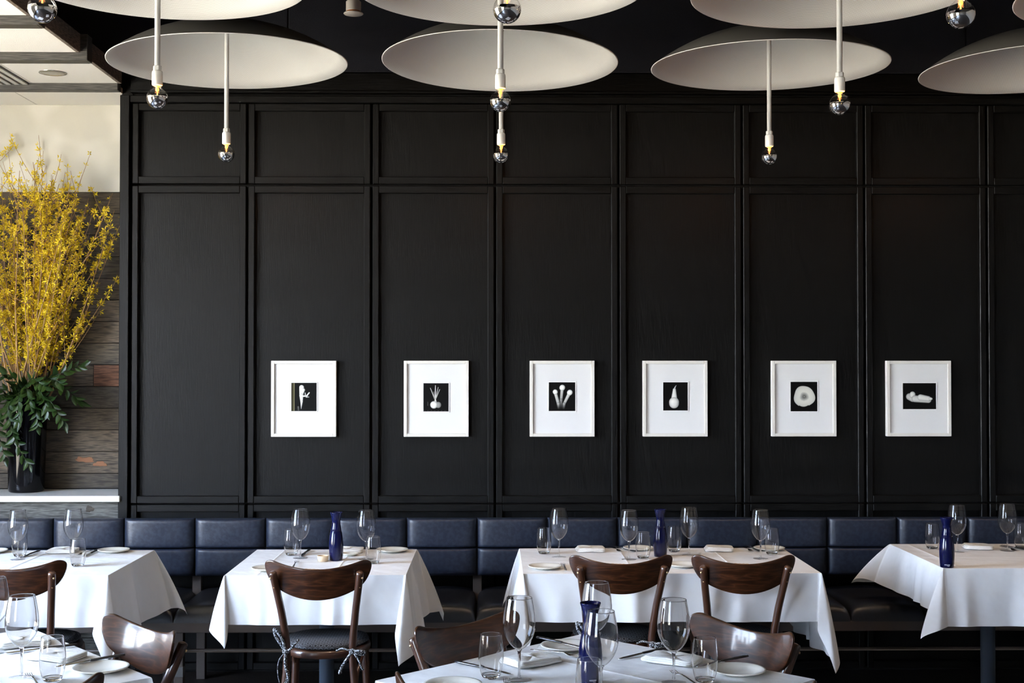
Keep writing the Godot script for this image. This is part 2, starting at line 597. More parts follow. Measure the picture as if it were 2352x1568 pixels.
func white_canopy() -> void:
	var c := Node3D.new()
	c.name = "ceiling_1"
	add_child(c)
	c.set_meta("kind", "structure")
	tag(c, "white lowered ceiling with dark beams over the bright side", "ceiling")
	var front := 3.15
	for k in 20:                              # plaster fields between beams, 0.66 apart
		var z := -6.60 + 0.66 * k
		if k == 0:
			part("plaster_field", box(Vector3(0.453, 0.03, 0.658), 0.001), M.white_plaster, c, Vector3(-2.2235, 3.145, z))
			part("plaster_field", box(Vector3(1.85, 0.03, 0.658), 0.001), M.white_plaster, c, Vector3(-3.377, 3.145, z))
		else:
			part("plaster_field", box(Vector3(2.31, 0.03, 0.658), 0.001), M.white_plaster, c, Vector3(-3.152, 3.145, z))
		part("ceiling_beam", beam_mesh(), M.grey_beam, c, Vector3(-3.125, 3.1, z + 0.33))
	part("fascia", box(Vector3(0.02, 0.09, 13.1), 0.002), M.brown_fascia, c, Vector3(-1.987, 3.173, -0.38))
	part("upper_board", box(Vector3(2.31, 0.05, 13.1), 0.002), M.gap_black, c, Vector3(-3.152, 3.190, -0.38))
	# the deep beam along the alcove and its cream soffit
	part("edge_beam", box(Vector3(2.31, 0.042, 0.06), 0.003), M.grey_beam, c, Vector3(-3.152, 3.113, -6.955))
	part("soffit_board", box(Vector3(0.560, 0.03, 0.34), 0.001), M.soffit_white, c, Vector3(-2.278, 3.107, -7.155))
	part("soffit_board", box(Vector3(1.74, 0.03, 0.34), 0.001), M.soffit_white, c, Vector3(-3.432, 3.107, -7.155))
	# recessed downlight
	var d := thing("recessed_downlight", "round chrome downlight recessed in the white ceiling field", "downlight", Vector3(-2.258, 3.13, -6.681))
	part("trim_ring", lathe_mesh([Vector2(0.052, 0.0), Vector2(0.055, -0.004), Vector2(0.068, -0.003), Vector2(0.068, 0.0)], 32), M.steel, d)
	part("reflector", lathe_mesh([Vector2(0.0, -0.0005), Vector2(0.02, -0.0006), Vector2(0.04, -0.0015), Vector2(0.054, -0.003)], 32), M.steel, d)
	# slot diffuser: three blades in a frame
	var v := thing("air_diffuser", "linear slot air diffuser with dark slots beside the downlight", "air vent", Vector3(-2.55, 3.128, -6.64))
	part("backing_plate", box(Vector3(0.17, 0.004, 0.58), 0.001), M.dark_steel, v, Vector3(0, 0.0, 0))
	for k in 4:
		part("blade", box(Vector3(0.026, 0.008, 0.58), 0.001), M.rod_white, v, Vector3(-0.066 + 0.044 * k, -0.004, 0))
	# sprinkler hanging by its pipe between the lamps
	var s := thing("sprinkler_head", "grey sprinkler head with flat disc plate between two domes", "sprinkler", Vector3(-0.609, 3.15, -5.618))
	part("deflector_plate", lathe_mesh([Vector2(0, 0), Vector2(0.040, 0.0), Vector2(0.043, 0.003), Vector2(0.040, 0.006), Vector2(0, 0.007)], 28), M.sprinkler_grey, s)
	part("copper_ring", lathe_mesh([Vector2(0, 0.006), Vector2(0.028, 0.006), Vector2(0.029, 0.014), Vector2(0.0, 0.014)], 24), M.copper_orange, s)
	var rib := []
	for k in 6:
		rib.append(Vector2(0.031, 0.014 + 0.007 * k))
		rib.append(Vector2(0.033, 0.0175 + 0.007 * k))
	rib.append(Vector2(0.026, 0.06))
	rib.append(Vector2(0.0, 0.06))
	part("ribbed_body", lathe_mesh(rib, 28), M.sprinkler_grey, s)
	part("pipe", tube_mesh([Vector3(0, 0.055, 0), Vector3(0, 0.85, 0)], [0.014], 12), M.dark_steel, s)


var beam_shape: ArrayMesh
func beam_mesh() -> ArrayMesh:
	if beam_shape == null:
		var st := new_st(false)
		bx(st, Vector3(2.35, 0.040, 0.075), Vector3(0, 0.01, 0), 0.004)
		bx(st, Vector3(0.05, 0.125, 0.075), Vector3(1.158, 0.0535, 0.0005), 0.003)
		beam_shape = done(st)
	return beam_shape


# ---------- banquette ----------
func pillow(w: float, h: float, t: float, p := 9.0, low := 26.0, seed := 0.0) -> ArrayMesh:
	var rows := []
	for i in 21:
		var v := sin(PI / 2 * (2.0 * i / 20.0 - 1.0))
		var r := PackedVector3Array()
		for j in 31:
			var u := sin(PI / 2 * (2.0 * j / 30.0 - 1.0))
			var f := pow(maxf(0.0, (1.0 - pow(absf(u), p)) * (1.0 - pow(absf(v), low if v < 0 else 22.0))), 0.5)
			var puff := 0.82 + 0.18 * (1 - u * u) + 0.012 * sin(u * 5 + seed) * cos(v * 3 + seed * 2)
			r.append(Vector3(u * w / 2, v * h / 2, t * f * puff))
		rows.append(r)
	return sheet_mesh(rows, false, false)


func banquette() -> void:
	var o := thing("banquette", "long navy leather banquette bench along the panelled wall", "banquette", Vector3(0, 0, 0))
	var pitch := 0.3644
	var ups := []
	var downs := []
	var seats := []
	for k in 3:
		ups.append(pillow(pitch - 0.001, 0.152, 0.056, 9, 26, k * 2.1))
		downs.append(pillow(pitch - 0.001, 0.146, 0.055, 9, 5, k * 1.3 + 0.5))
		seats.append(pillow(pitch - 0.001, 0.60, 0.085, 16, 20, k * 1.7 + 0.2))
	part("back_board", box(Vector3(9.3, 0.285, 0.10), 0.004), M.black_leather, o, Vector3(0.42, 0.690, -6.855))
	for k in range(-11, 14):
		var x := -0.0917 + pitch * (k + 0.5)
		var m := posmod(k, 3)
		part("back_cushion", ups[m], M.navy_leather, o, Vector3(x, 0.769, -6.806))
		part("back_cushion", downs[m], M.navy_leather, o, Vector3(x, 0.6185, -6.806))
		part("seat_cushion", seats[m], M.black_leather, o, Vector3(x, 0.392, -6.635), Vector3(-PI / 2, 0, 0))
	part("seat_board", box(Vector3(9.3, 0.03, 0.58), 0.003), M.black_leather, o, Vector3(0.42, 0.378, -6.645))
	part("seat_rail", box(Vector3(9.3, 0.05, 0.03), 0.003), M.dark_brown, o, Vector3(0.42, 0.372, -6.350))
	part("stretcher", tube_mesh([Vector3(-4.2, 0.245, -6.42), Vector3(5.0, 0.245, -6.42)], [0.009], 8), M.dark_brown, o)
	for k in range(-3, 4):
		var x := -0.075 + 1.4576 * k
		part("back_post", box(Vector3(0.046, 0.24, 0.04), 0.002), M.dark_brown, o, Vector3(x - 0.015, 0.48, -6.85))
		part("leg", box(Vector3(0.045, 0.35, 0.045), 0.002), M.dark_brown, o, Vector3(x, 0.175, -6.40))
		part("foot_cap", box(Vector3(0.047, 0.05, 0.047), 0.002), M.foot_cap, o, Vector3(x, 0.150, -6.399))
		part("side_post", box(Vector3(0.018, 0.36, 0.03), 0.002), M.dark_steel, o, Vector3(x - 0.07, 0.18, -6.41))
		part("rear_leg", box(Vector3(0.045, 0.36, 0.045), 0.002), M.dark_brown, o, Vector3(x, 0.18, -6.88))
		part("brace", tube_mesh([Vector3(x - 0.065, 0.25, -6.41), Vector3(x - 0.015, 0.35, -6.41)], [0.009], 8), M.dark_steel, o)


# ---------- pictures ----------
func pictures() -> void:
	var specs := [
		[-1.190, 667, 725, 879, 944, "white framed black and white photograph of a forked root"],
		[-0.484, 972, 1030, 880, 945, "white framed photograph of sprouting onions on black"],
		[0.188, 1261, 1322, 878, 944, "white framed photograph of three round-headed stalks on black"],
		[0.793, 1525, 1582, 878, 943, "white framed photograph of a pear-shaped gourd on black"],
		[1.484, 1819, 1881, 877, 945, "white framed photograph of a round mushroom cap on black"],
		[2.102, 2078, 2155, 880, 940, "white framed photograph of a lying squash, wide print"]]
	var left := [621, 927, 1217, 1478, 1775, 2040]
	for k in 6:
		var s: Array = specs[k]
		var w := 0.346
		var h := 0.405
		var px := 0.346 / 149.0
		var o := thing("picture_frame", s[5], "picture", Vector3(s[0] + w / 2, 1.4575, WALL - 0.027), 0.0, "framed photographs on the black wall")
		for e in [-1, 1]:
			part("frame_side", box(Vector3(0.017, h, 0.034), 0.0012), M.frame_white, o, Vector3(e * (w - 0.017) / 2, 0, 0.017))
			part("frame_side", box(Vector3(w - 0.034, 0.017, 0.0338), 0.0012), M.frame_white, o, Vector3(0, e * (h - 0.017) / 2, 0.017))
		part("mat_board", box(Vector3(w - 0.03, h - 0.03, 0.006), 0.0005), M.mat_board, o, Vector3(0, 0, 0.021))
		var pw: float = (s[2] - s[1]) * px
		var ph: float = (s[4] - s[3]) * px
		var cx: float = ((s[1] + s[2]) / 2.0 - left[k]) * px - w / 2
		var cy: float = (915.5 - (s[3] + s[4]) / 2.0) * px
		var bev := new_st(false)
		for e in [-1, 1]:
			bx(bev, Vector3(0.005, ph + 0.010, 0.0026), Vector3(cx + e * (pw + 0.005) / 2, cy, 0.0250), 0.0008)
			bx(bev, Vector3(pw, 0.005, 0.0024), Vector3(cx, cy + e * (ph + 0.005) / 2, 0.0250), 0.0008)
		part("mat_bevel", done(bev), M.mat_bevel, o)
		var m := StandardMaterial3D.new()
		m.albedo_texture = print_image(k, pw / ph)
		m.roughness = 0.5
		m.metallic_specular = 0.25
		m.resource_name = "photograph_%d" % k
		var q := QuadMesh.new()
		q.size = Vector2(pw, ph)
		part("photograph", q, m, o, Vector3(cx, cy, 0.0246))


var canvas: Image
var across := 1.0          # print width that an x of one stands for
func dab(ax: float, ay: float, bx_: float, by: float, ra: float, rb: float, va: float, vb: float, soft := 0.014) -> void:
	var n := canvas.get_width()
	var hgt := canvas.get_height()
	var s := float(hgt)
	var a := Vector2(ax * across, ay * s)
	var b := Vector2(bx_ * across, by * s)
	var m := maxf(ra, rb) * s + 3
	for y in range(maxi(0, int(minf(a.y, b.y) - m)), mini(hgt, int(maxf(a.y, b.y) + m))):
		for x in range(maxi(0, int(minf(a.x, b.x) - m)), mini(n, int(maxf(a.x, b.x) + m))):
			var p := Vector2(x, y)
			var t := clampf((p - a).dot(b - a) / maxf((b - a).length_squared(), 0.01), 0, 1)
			var off := p - a.lerp(b, t)
			var r := lerpf(ra, rb, t) * s
			var d := off.length()
			var k := clampf((r - d) / (soft * s) + 0.5, 0, 1)
			if k > 0.0:
				var shade := lerpf(va, vb, t) * (1.0 - 0.35 * pow(d / maxf(r, 0.5), 3) - 0.12 * off.x / maxf(r, 0.5))
				var old := canvas.get_pixel(x, y).r
				var c := lerpf(old, clampf(shade, 0, 1), k)
				canvas.set_pixel(x, y, Color(c, c, c * 0.97))

func print_image(k: int, aspect: float) -> ImageTexture:
	canvas = Image.create(int(220 * aspect), 220, false, Image.FORMAT_RGB8)
	across = 220.0 if k == 5 else 220.0 * aspect
	canvas.fill(Color(0.035, 0.035, 0.035))
	match k:
		0:
			canvas.fill_rect(Rect2i(0, 0, 18, 220), Color(0.22, 0.21, 0.14))
			canvas.fill_rect(Rect2i(18, 0, 6, 220), Color(0.5, 0.48, 0.36))
			dab(0.40, 0.16, 0.39, 0.45, 0.085, 0.07, 0.95, 0.92)
			dab(0.47, 0.25, 0.43, 0.35, 0.06, 0.05, 0.9, 0.9)
			dab(0.39, 0.45, 0.40, 0.66, 0.07, 0.045, 0.93, 0.9)
			dab(0.40, 0.66, 0.385, 0.92, 0.045, 0.008, 0.9, 0.7)
			dab(0.45, 0.47, 0.62, 0.46, 0.03, 0.028, 0.9, 0.9)
			dab(0.60, 0.46, 0.70, 0.35, 0.028, 0.024, 0.9, 0.85)
			dab(0.55, 0.42, 0.54, 0.35, 0.02, 0.014, 0.85, 0.8)
			dab(0.58, 0.50, 0.69, 0.50, 0.02, 0.014, 0.8, 0.75)
			dab(0.27, 0.85, 0.28, 0.97, 0.035, 0.035, 0.4, 0.3, 0.06)
		1:
			dab(0.45, 0.56, 0.27, 0.17, 0.022, 0.014, 0.8, 0.7)
			dab(0.46, 0.56, 0.47, 0.08, 0.022, 0.014, 0.9, 0.8)
			dab(0.47, 0.56, 0.58, 0.14, 0.018, 0.012, 0.8, 0.7)
			dab(0.48, 0.55, 0.64, 0.22, 0.018, 0.012, 0.75, 0.7)
			dab(0.44, 0.55, 0.40, 0.30, 0.014, 0.012, 0.6, 0.5)
			dab(0.58, 0.76, 0.58, 0.77, 0.105, 0.105, 0.62, 0.62)
			dab(0.47, 0.56, 0.47, 0.66, 0.02, 0.05, 0.8, 0.8)
			dab(0.41, 0.76, 0.41, 0.765, 0.13, 0.13, 0.97, 0.97)
			for i in 7:
				dab(0.03 + 0.14 * i, 0.97, 0.05 + 0.13 * i, 0.985, 0.02, 0.03, 0.3, 0.2, 0.05)
			dab(0.17, 0.66, 0.17, 0.78, 0.015, 0.02, 0.35, 0.3, 0.04)
		2:
			dab(0.24, 0.36, 0.36, 0.75, 0.055, 0.055, 0.85, 0.7)
			dab(0.36, 0.75, 0.37, 0.95, 0.055, 0.045, 0.7, 0.05, 0.04)
			dab(0.50, 0.22, 0.46, 0.62, 0.055, 0.045, 0.8, 0.65)
			dab(0.46, 0.62, 0.47, 0.92, 0.045, 0.06, 0.6, 0.06, 0.05)
			dab(0.77, 0.38, 0.57, 0.75, 0.06, 0.045, 0.85, 0.7)
			dab(0.57, 0.75, 0.55, 0.95, 0.05, 0.045, 0.65, 0.05, 0.04)
			dab(0.235, 0.33, 0.24, 0.34, 0.085, 0.085, 1.0, 0.97)
			dab(0.505, 0.18, 0.50, 0.19, 0.098, 0.098, 1.0, 0.97)
			dab(0.79, 0.35, 0.78, 0.36, 0.095, 0.095, 1.0, 0.97)
		3:
			dab(0.50, 0.14, 0.53, 0.11, 0.012, 0.01, 0.75, 0.7)
			dab(0.46, 0.22, 0.50, 0.13, 0.03, 0.012, 0.85, 0.8)
			dab(0.45, 0.26, 0.44, 0.60, 0.055, 0.11, 0.88, 0.9)
			dab(0.435, 0.70, 0.435, 0.75, 0.175, 0.172, 0.93, 0.9)
		4:
			var s := canvas.get_height()
			for y in s:
				for x in canvas.get_width():
					var v := Vector2(x, y) / s - Vector2(0.46, 0.50)
					var a := v.angle()
					var rim := 0.365 + 0.014 * sin(3 * a + 1.0) + 0.008 * sin(5 * a) - (0.02 if absf(a - 1.6) < 0.5 else 0.0)
					var d := v.length() / rim
					var kk := clampf((1.0 - d) * 30, 0, 1)
					var c := 0.30 + 0.56 * clampf(d * 2.2, 0, 1) - 0.06 * sin(a * 37) * (1 - d) - 0.12 * pow(d, 6)
					if v.length() < 0.022:
						c = 0.6
					c = lerpf(0.035, clampf(c, 0, 1), kk)
					canvas.set_pixel(x, y, Color(c, c, c * 0.95))
		5:
			dab(0.25, 0.52, 0.38, 0.58, 0.13, 0.14, 0.80, 0.88)
			dab(0.37, 0.43, 0.37, 0.47, 0.11, 0.11, 0.92, 0.92)
			dab(0.46, 0.60, 0.98, 0.64, 0.13, 0.12, 0.85, 0.9)
			dab(0.68, 0.55, 0.98, 0.60, 0.12, 0.10, 0.92, 0.9)
			dab(1.06, 0.60, 1.10, 0.60, 0.06, 0.045, 0.9, 0.85)
	return ImageTexture.create_from_image(canvas)


# ---------- pendant lamps ----------
func lamps() -> void:
	var dome_in := []
	var dome_out := []
	var R := 0.543
	var H := 0.18
	for k in 13:
		var r := R * k / 12.0
		var sphere := (R * R + H * H) / (2 * H)
		dome_in.append(Vector2(r, H - sphere + sqrt(sphere * sphere - r * r)))
	for k in range(12, -1, -1):
		dome_out.append(dome_in[k] + Vector2(0.0015 if k == 12 else 0.0, 0.004))
	var inner := dome_in.duplicate()
	inner.append(Vector2(R + 0.003, 0.001))
	inner.append(Vector2(R + 0.0035, 0.003))
	var shell_in := lathe_mesh(inner, 96)
	var shell_out := lathe_mesh(dome_out, 96)
	var rod := lathe_mesh([Vector2(0, 0.118), Vector2(0.0103, 0.118), Vector2(0.0103, 0.575), Vector2(0.0135, 0.576), Vector2(0.0135, 0.598), Vector2(0, 0.600)], 20)
	var upper_rod := lathe_mesh([Vector2(0, 0.606), Vector2(0.009, 0.606), Vector2(0.009, 1.376), Vector2(0.05, 1.380), Vector2(0.05, 1.390), Vector2(0, 1.390)], 20)
	var nut := new_st(false)
	var hex := []
	for y in [[0.0, 0.102], [0.0145, 0.102], [0.0155, 0.104], [0.0155, 0.117], [0.0145, 0.119], [0.0, 0.119]]:
		hex.append(Vector2(y[0], y[1]))
	lathe(nut, hex, 6)
	var nut_mesh := done(nut)
	var socket := lathe_mesh([Vector2(0.0, 0.047), Vector2(0.0165, 0.047), Vector2(0.0185, 0.048), Vector2(0.0195, 0.051), Vector2(0.0195, 0.094), Vector2(0.018, 0.100), Vector2(0.0125, 0.103), Vector2(0, 0.103)], 32)
	# bulb: clear upper half, silvered lower half
	var gr := 0.0385
	var low := []
	for k in 13:
		var a := deg_to_rad(-90.0 + 98.0 * k / 12.0)
		low.append(Vector2(gr * cos(a), gr * sin(a)))
	var high := []
	for k in 8:
		var a := deg_to_rad(8.0 + 48.0 * k / 7.0)
		high.append(Vector2(gr * cos(a), gr * sin(a)))
	high.append(Vector2(0.0165, 0.037))
	high.append(Vector2(0.0145, 0.041))
	high.append(Vector2(0.0140, 0.047))
	var cap := lathe_mesh(low, 40)
	var clear := lathe_mesh(high, 40)
	var stem := lathe_mesh([Vector2(0.0, 0.012), Vector2(0.0024, 0.013), Vector2(0.0020, 0.024), Vector2(0.0062, 0.029), Vector2(0.0066, 0.033), Vector2(0.004, 0.039), Vector2(0.0125, 0.0455), Vector2(0.0, 0.0465)], 16)
	var spots := [
		[-1.238, -6.03, 2.610, 0.4196, 0.0099, 0.003, -0.0046, 0.0174, "dome pendant of the far row nearest the white ceiling"],
		[0.030, -6.03, 2.609, 0.4257, -0.0050, 0.0, -0.0305, -0.0137, "dome pendant of the far row above the sprouting onions and stalks pictures"],
		[1.275, -6.03, 2.604, 0.4158, 0.0006, 0.0, 0.0103, 0.0023, "dome pendant of the far row above the gourd picture"],
		[2.520, -6.03, 2.602, 0.410, 0.024, 0.0, 0.0, 0.02, "dome pendant of the far row cut by the frame edge"],
		[-1.237, -4.79, 2.616, 0.432, 0.0, 0.0, 0.0, -0.01, "dome pendant of the middle row nearest the white ceiling"],
		[0.021, -4.79, 2.608, 0.421, 0.0, 0.0, 0.0, 0.0, "dome pendant of the middle row, its bulb in line with two others"],
		[1.274, -4.79, 2.600, 0.422, 0.0, 0.0, 0.0, 0.018, "dome pendant of the middle row with an orange glint at its rim"],
		[2.52, -4.79, 2.600, 0.42, -0.015, 0.0, 0.0, 0.01, "dome pendant of the middle row barely entering at the frame edge"],
		[-1.231, -3.555, 2.609, 0.42, 0.0, 0.0, 0.0, 0.0, "nearest row pendant, only its big bulb hangs before the white ceiling"],
		[0.034, -3.555, 2.612, 0.42, 0.0, 0.0, 0.0, 0.0, "nearest row pendant whose big bulb hangs over the middle dome"],
		[1.280, -3.555, 2.602, 0.42, 0.0, 0.0, 0.0, 0.0, "nearest row pendant with big amber bulb beside the orange-glint dome"]]
	for s in spots:
		var o := thing("pendant_lamp", s[8], "pendant lamp", Vector3(s[0], s[2], s[1]), 0.0, "dome pendants in rows")
		var basis := Basis(Vector3(0, 0, 1), s[7]) * Basis(Vector3(1, 0, 0), s[6])
		var sh := part("shade", shell_in, M.shade_inner, o, Vector3(s[4], s[3], s[5]))
		sh.basis = basis
		var so := part("shade_top", shell_out, M.shade_outer, sh)
		so.position = Vector3.ZERO
		part("rod", rod, M.rod_white, o)
		part("hanging_rod", upper_rod, M.dark_steel, o)
		part("nut", nut_mesh, M.rod_white, o)
		part("socket", socket, M.socket_white, o)
		var b := part("bulb", clear, M.thin_glass, o)
		part("silvered_cap", cap, M.silvered, b)
		part("filament", stem, M.filament, b)
		var l := OmniLight3D.new()
		l.name = "bulb_light"
		l.light_color = Color(1.0, 0.66, 0.36)
		l.light_energy = 0.028
		l.light_size = 0.004
		l.omni_range = 9.0
		l.omni_attenuation = 2.0
		l.shadow_enabled = true
		o.add_child(l, true)
		l.position = Vector3(0, 0.025, 0)


# ceiling spotlights between the domes, one for each pair of tables
func spotlights() -> void:
	var can := lathe_mesh([Vector2(0, 0.16), Vector2(0.048, 0.16), Vector2(0.05, 0.155), Vector2(0.05, 0.0), Vector2(0.046, 0.0), Vector2(0.044, 0.03), Vector2(0.0, 0.03)], 28)
	var lens := lathe_mesh([Vector2(0, 0.024), Vector2(0.043, 0.024), Vector2(0.043, 0.028), Vector2(0, 0.029)], 24)
	var drop := lathe_mesh([Vector2(0, 0.158), Vector2(0.009, 0.158), Vector2(0.009, 0.785), Vector2(0.04, 0.787), Vector2(0.04, 0.791), Vector2(0, 0.791)], 14)
	for s in [[-0.60, -5.41, "black ceiling spotlight above the square table"], [0.66, -5.41, "black ceiling spotlight above the four-place table"], [1.92, -5.41, "black ceiling spotlight above the dark-end table"], [3.2, -5.41, "black ceiling spotlight past the dark-end table"]]:
		var o := thing("ceiling_spotlight", s[2], "spotlight", Vector3(s[0], 3.21, s[1]), 0.0, "ceiling spotlights")
		part("can", can, M.dark_steel, o)
		part("lens", lens, M.lens_glow, o)
		part("drop_rod", drop, M.dark_steel, o)
		var l := SpotLight3D.new()
		l.name = "spot"
		l.light_color = Color(1.0, 0.87, 0.74)
		l.light_energy = 1.4
		l.light_size = 0.03
		l.spot_range = 9.0
		l.spot_attenuation = 2.0
		l.spot_angle = 42.0
		l.spot_angle_attenuation = 0.8
		l.shadow_enabled = true
		o.add_child(l, true)
		l.position = Vector3(0, 0.02, 0)
		l.rotation.x = -PI / 2 + 0.12


# ---------- tables and cloths ----------
func tables() -> void:
	var V := func(a: Array) -> Array:
		var out := []
		for k in range(0, a.size(), 2):
			out.append(Vector2(a[k], a[k + 1]))
		return out
	# corner folds: sideways and forward lean per metre of hang, over the fan of each corner
	var plain_fl: Array = V.call([-0.1, 0.02, -0.2, 0.1, -0.12, 0.22, 0.06, 0.16, 0.04, 0.08])
	var plain_fr: Array = V.call([0.0, 0.06, 0.05, 0.18, 0.14, 0.2, 0.2, 0.08, 0.1, 0.0])
	var plain_br: Array = V.call([0.1, 0.05, 0.28, 0.12, 0.26, 0.15, 0.15, 0.10, 0.0, 0.06])
	var plain_bl: Array = V.call([0.0, 0.06, -0.12, 0.10, -0.26, 0.14, -0.28, 0.10, -0.1, 0.03])
	dining_table("dining_table", "clothed table at the alcove end of the banquette", Vector2(-2.013, -5.920), Vector2(0.3825, 0.372), 0.0, [0.0])
	cloth("white tablecloth on the table at the alcove end", Vector2(-2.013, -5.920), Vector2(0.3825, 0.372), 0.0,
		[plain_fl, V.call([-0.12, 0.05, -0.22, 0.20, 0.02, 0.24, 0.17, 0.12, 0.12, 0.0]), V.call([0.30, 0.0, 0.44, 0.06, 0.50, 0.03, 0.34, -0.06, 0.05, -0.04]), plain_bl],
		[0.225, 0.30, 0.20, 0.25], [-0.10], 1.0)
	dining_table("dining_table", "clothed square table behind the chair with the bow-tied cushion", Vector2(-0.757, -5.922), Vector2(0.3825, 0.382), 0.0, [0.0])
	cloth("white tablecloth on the square table with the clay ramekin", Vector2(-0.757, -5.922), Vector2(0.3825, 0.382), 0.0,
		[V.call([-0.14, 0.0, -0.27, 0.09, 0.04, 0.17, 0.09, 0.06, 0.09, 0.02]), V.call([-0.06, 0.03, -0.19, 0.14, -0.07, 0.26, 0.14, 0.14, 0.13, 0.0]), V.call([0.22, 0.0, 0.42, 0.06, 0.38, 0.04, 0.30, -0.06, 0.05, -0.04]), plain_bl],
		[0.215, 0.32, 0.20, 0.225], [-0.245, 0.075], 2.0)
	dining_table("dining_table", "long clothed four-place table behind two chairs", Vector2(0.757, -5.945), Vector2(0.636, 0.382), 0.0, [-0.235, 0.285])
	cloth("white tablecloth on the long four-place table", Vector2(0.757, -5.945), Vector2(0.636, 0.382), 0.0,
		[V.call([-0.22, 0.02, -0.24, 0.10, 0.08, 0.22, 0.20, 0.12, 0.14, 0.02]), V.call([-0.03, 0.05, -0.11, 0.12, 0.10, 0.20, 0.21, 0.04, 0.12, -0.02]), plain_br, V.call([0.0, -0.1, -0.2, -0.2, -0.3, -0.1, -0.26, 0.0, -0.24, 0.0])],
		[0.212, 0.37, 0.20, 0.24], [-0.16, 0.29], 3.0)
	dining_table("dining_table", "clothed table at the dark end, cut by the frame edge", Vector2(2.340, -6.070), Vector2(0.3825, 0.384), 0.0, [-0.045])
	cloth("white tablecloth whose corner rests on the banquette seat", Vector2(2.340, -6.070), Vector2(0.3825, 0.384), 0.0,
		[V.call([-0.22, 0.0, -0.34, 0.03, -0.38, 0.12, -0.14, 0.22, 0.06, 0.07]), plain_fr, plain_br, V.call([-0.05, -0.10, -0.40, -0.12, -0.73, -0.04, -0.64, 0.02, -0.42, 0.02])],
		[0.258, 0.20, 0.20, 0.212], [-0.30], 4.0, true)
	dining_table("dining_table", "clothed diagonal table nearest the camera in the middle", Vector2(0.285, -3.700), Vector2(0.4385, 0.4385), PI / 4, [0.0])
	cloth("white tablecloth of the diagonal table nearest the camera", Vector2(0.285, -3.700), Vector2(0.4385, 0.4385), PI / 4, [plain_fl, plain_fr, plain_br, plain_bl], [0.22, 0.22, 0.22, 0.22], [0.1], 5.0)
	dining_table("dining_table", "clothed diagonal table in the near corner by the windows", Vector2(-1.610, -3.800), Vector2(0.450, 0.450), deg_to_rad(40.0), [-0.10])
	cloth("white tablecloth of the near corner table by the windows", Vector2(-1.610, -3.800), Vector2(0.450, 0.450), deg_to_rad(40.0), [plain_fl, plain_fr, plain_br, plain_bl], [0.22, 0.22, 0.22, 0.22], [0.1], 6.0)


func dining_table(called: String, label: String, c: Vector2, half: Vector2, turn: float, cols: Array) -> void:
	var o := thing(called, label, "table", Vector3(c.x, 0, c.y), turn, "restaurant tables")
	part("tabletop", box(Vector3(half.x * 2 - 0.012, 0.03, half.y * 2 - 0.012), 0.003), M.brown_beam, o, Vector3(0, 0.727, 0))
	for x in cols:
		part("column", lathe_mesh([Vector2(0, 0.03), Vector2(0.033, 0.03), Vector2(0.033, 0.69), Vector2(0.12, 0.70), Vector2(0.12, 0.711), Vector2(0, 0.711)], 32), M.slate_metal, o, Vector3(x, 0, 0))
		part("base", lathe_mesh([Vector2(0, 0.0), Vector2(0.137, 0.0), Vector2(0.142, 0.004), Vector2(0.142, 0.012), Vector2(0.05, 0.030), Vector2(0, 0.032)], 40), M.dark_steel, o, Vector3(x, 0, 0))


func cat(p: Array, t: float) -> Vector2:
	var i := clampi(int(t), 0, p.size() - 2)
	return (p[i] as Vector2).cubic_interpolate(p[i + 1], p[maxi(i - 1, 0)], p[mini(i + 2, p.size() - 1)], t - i)


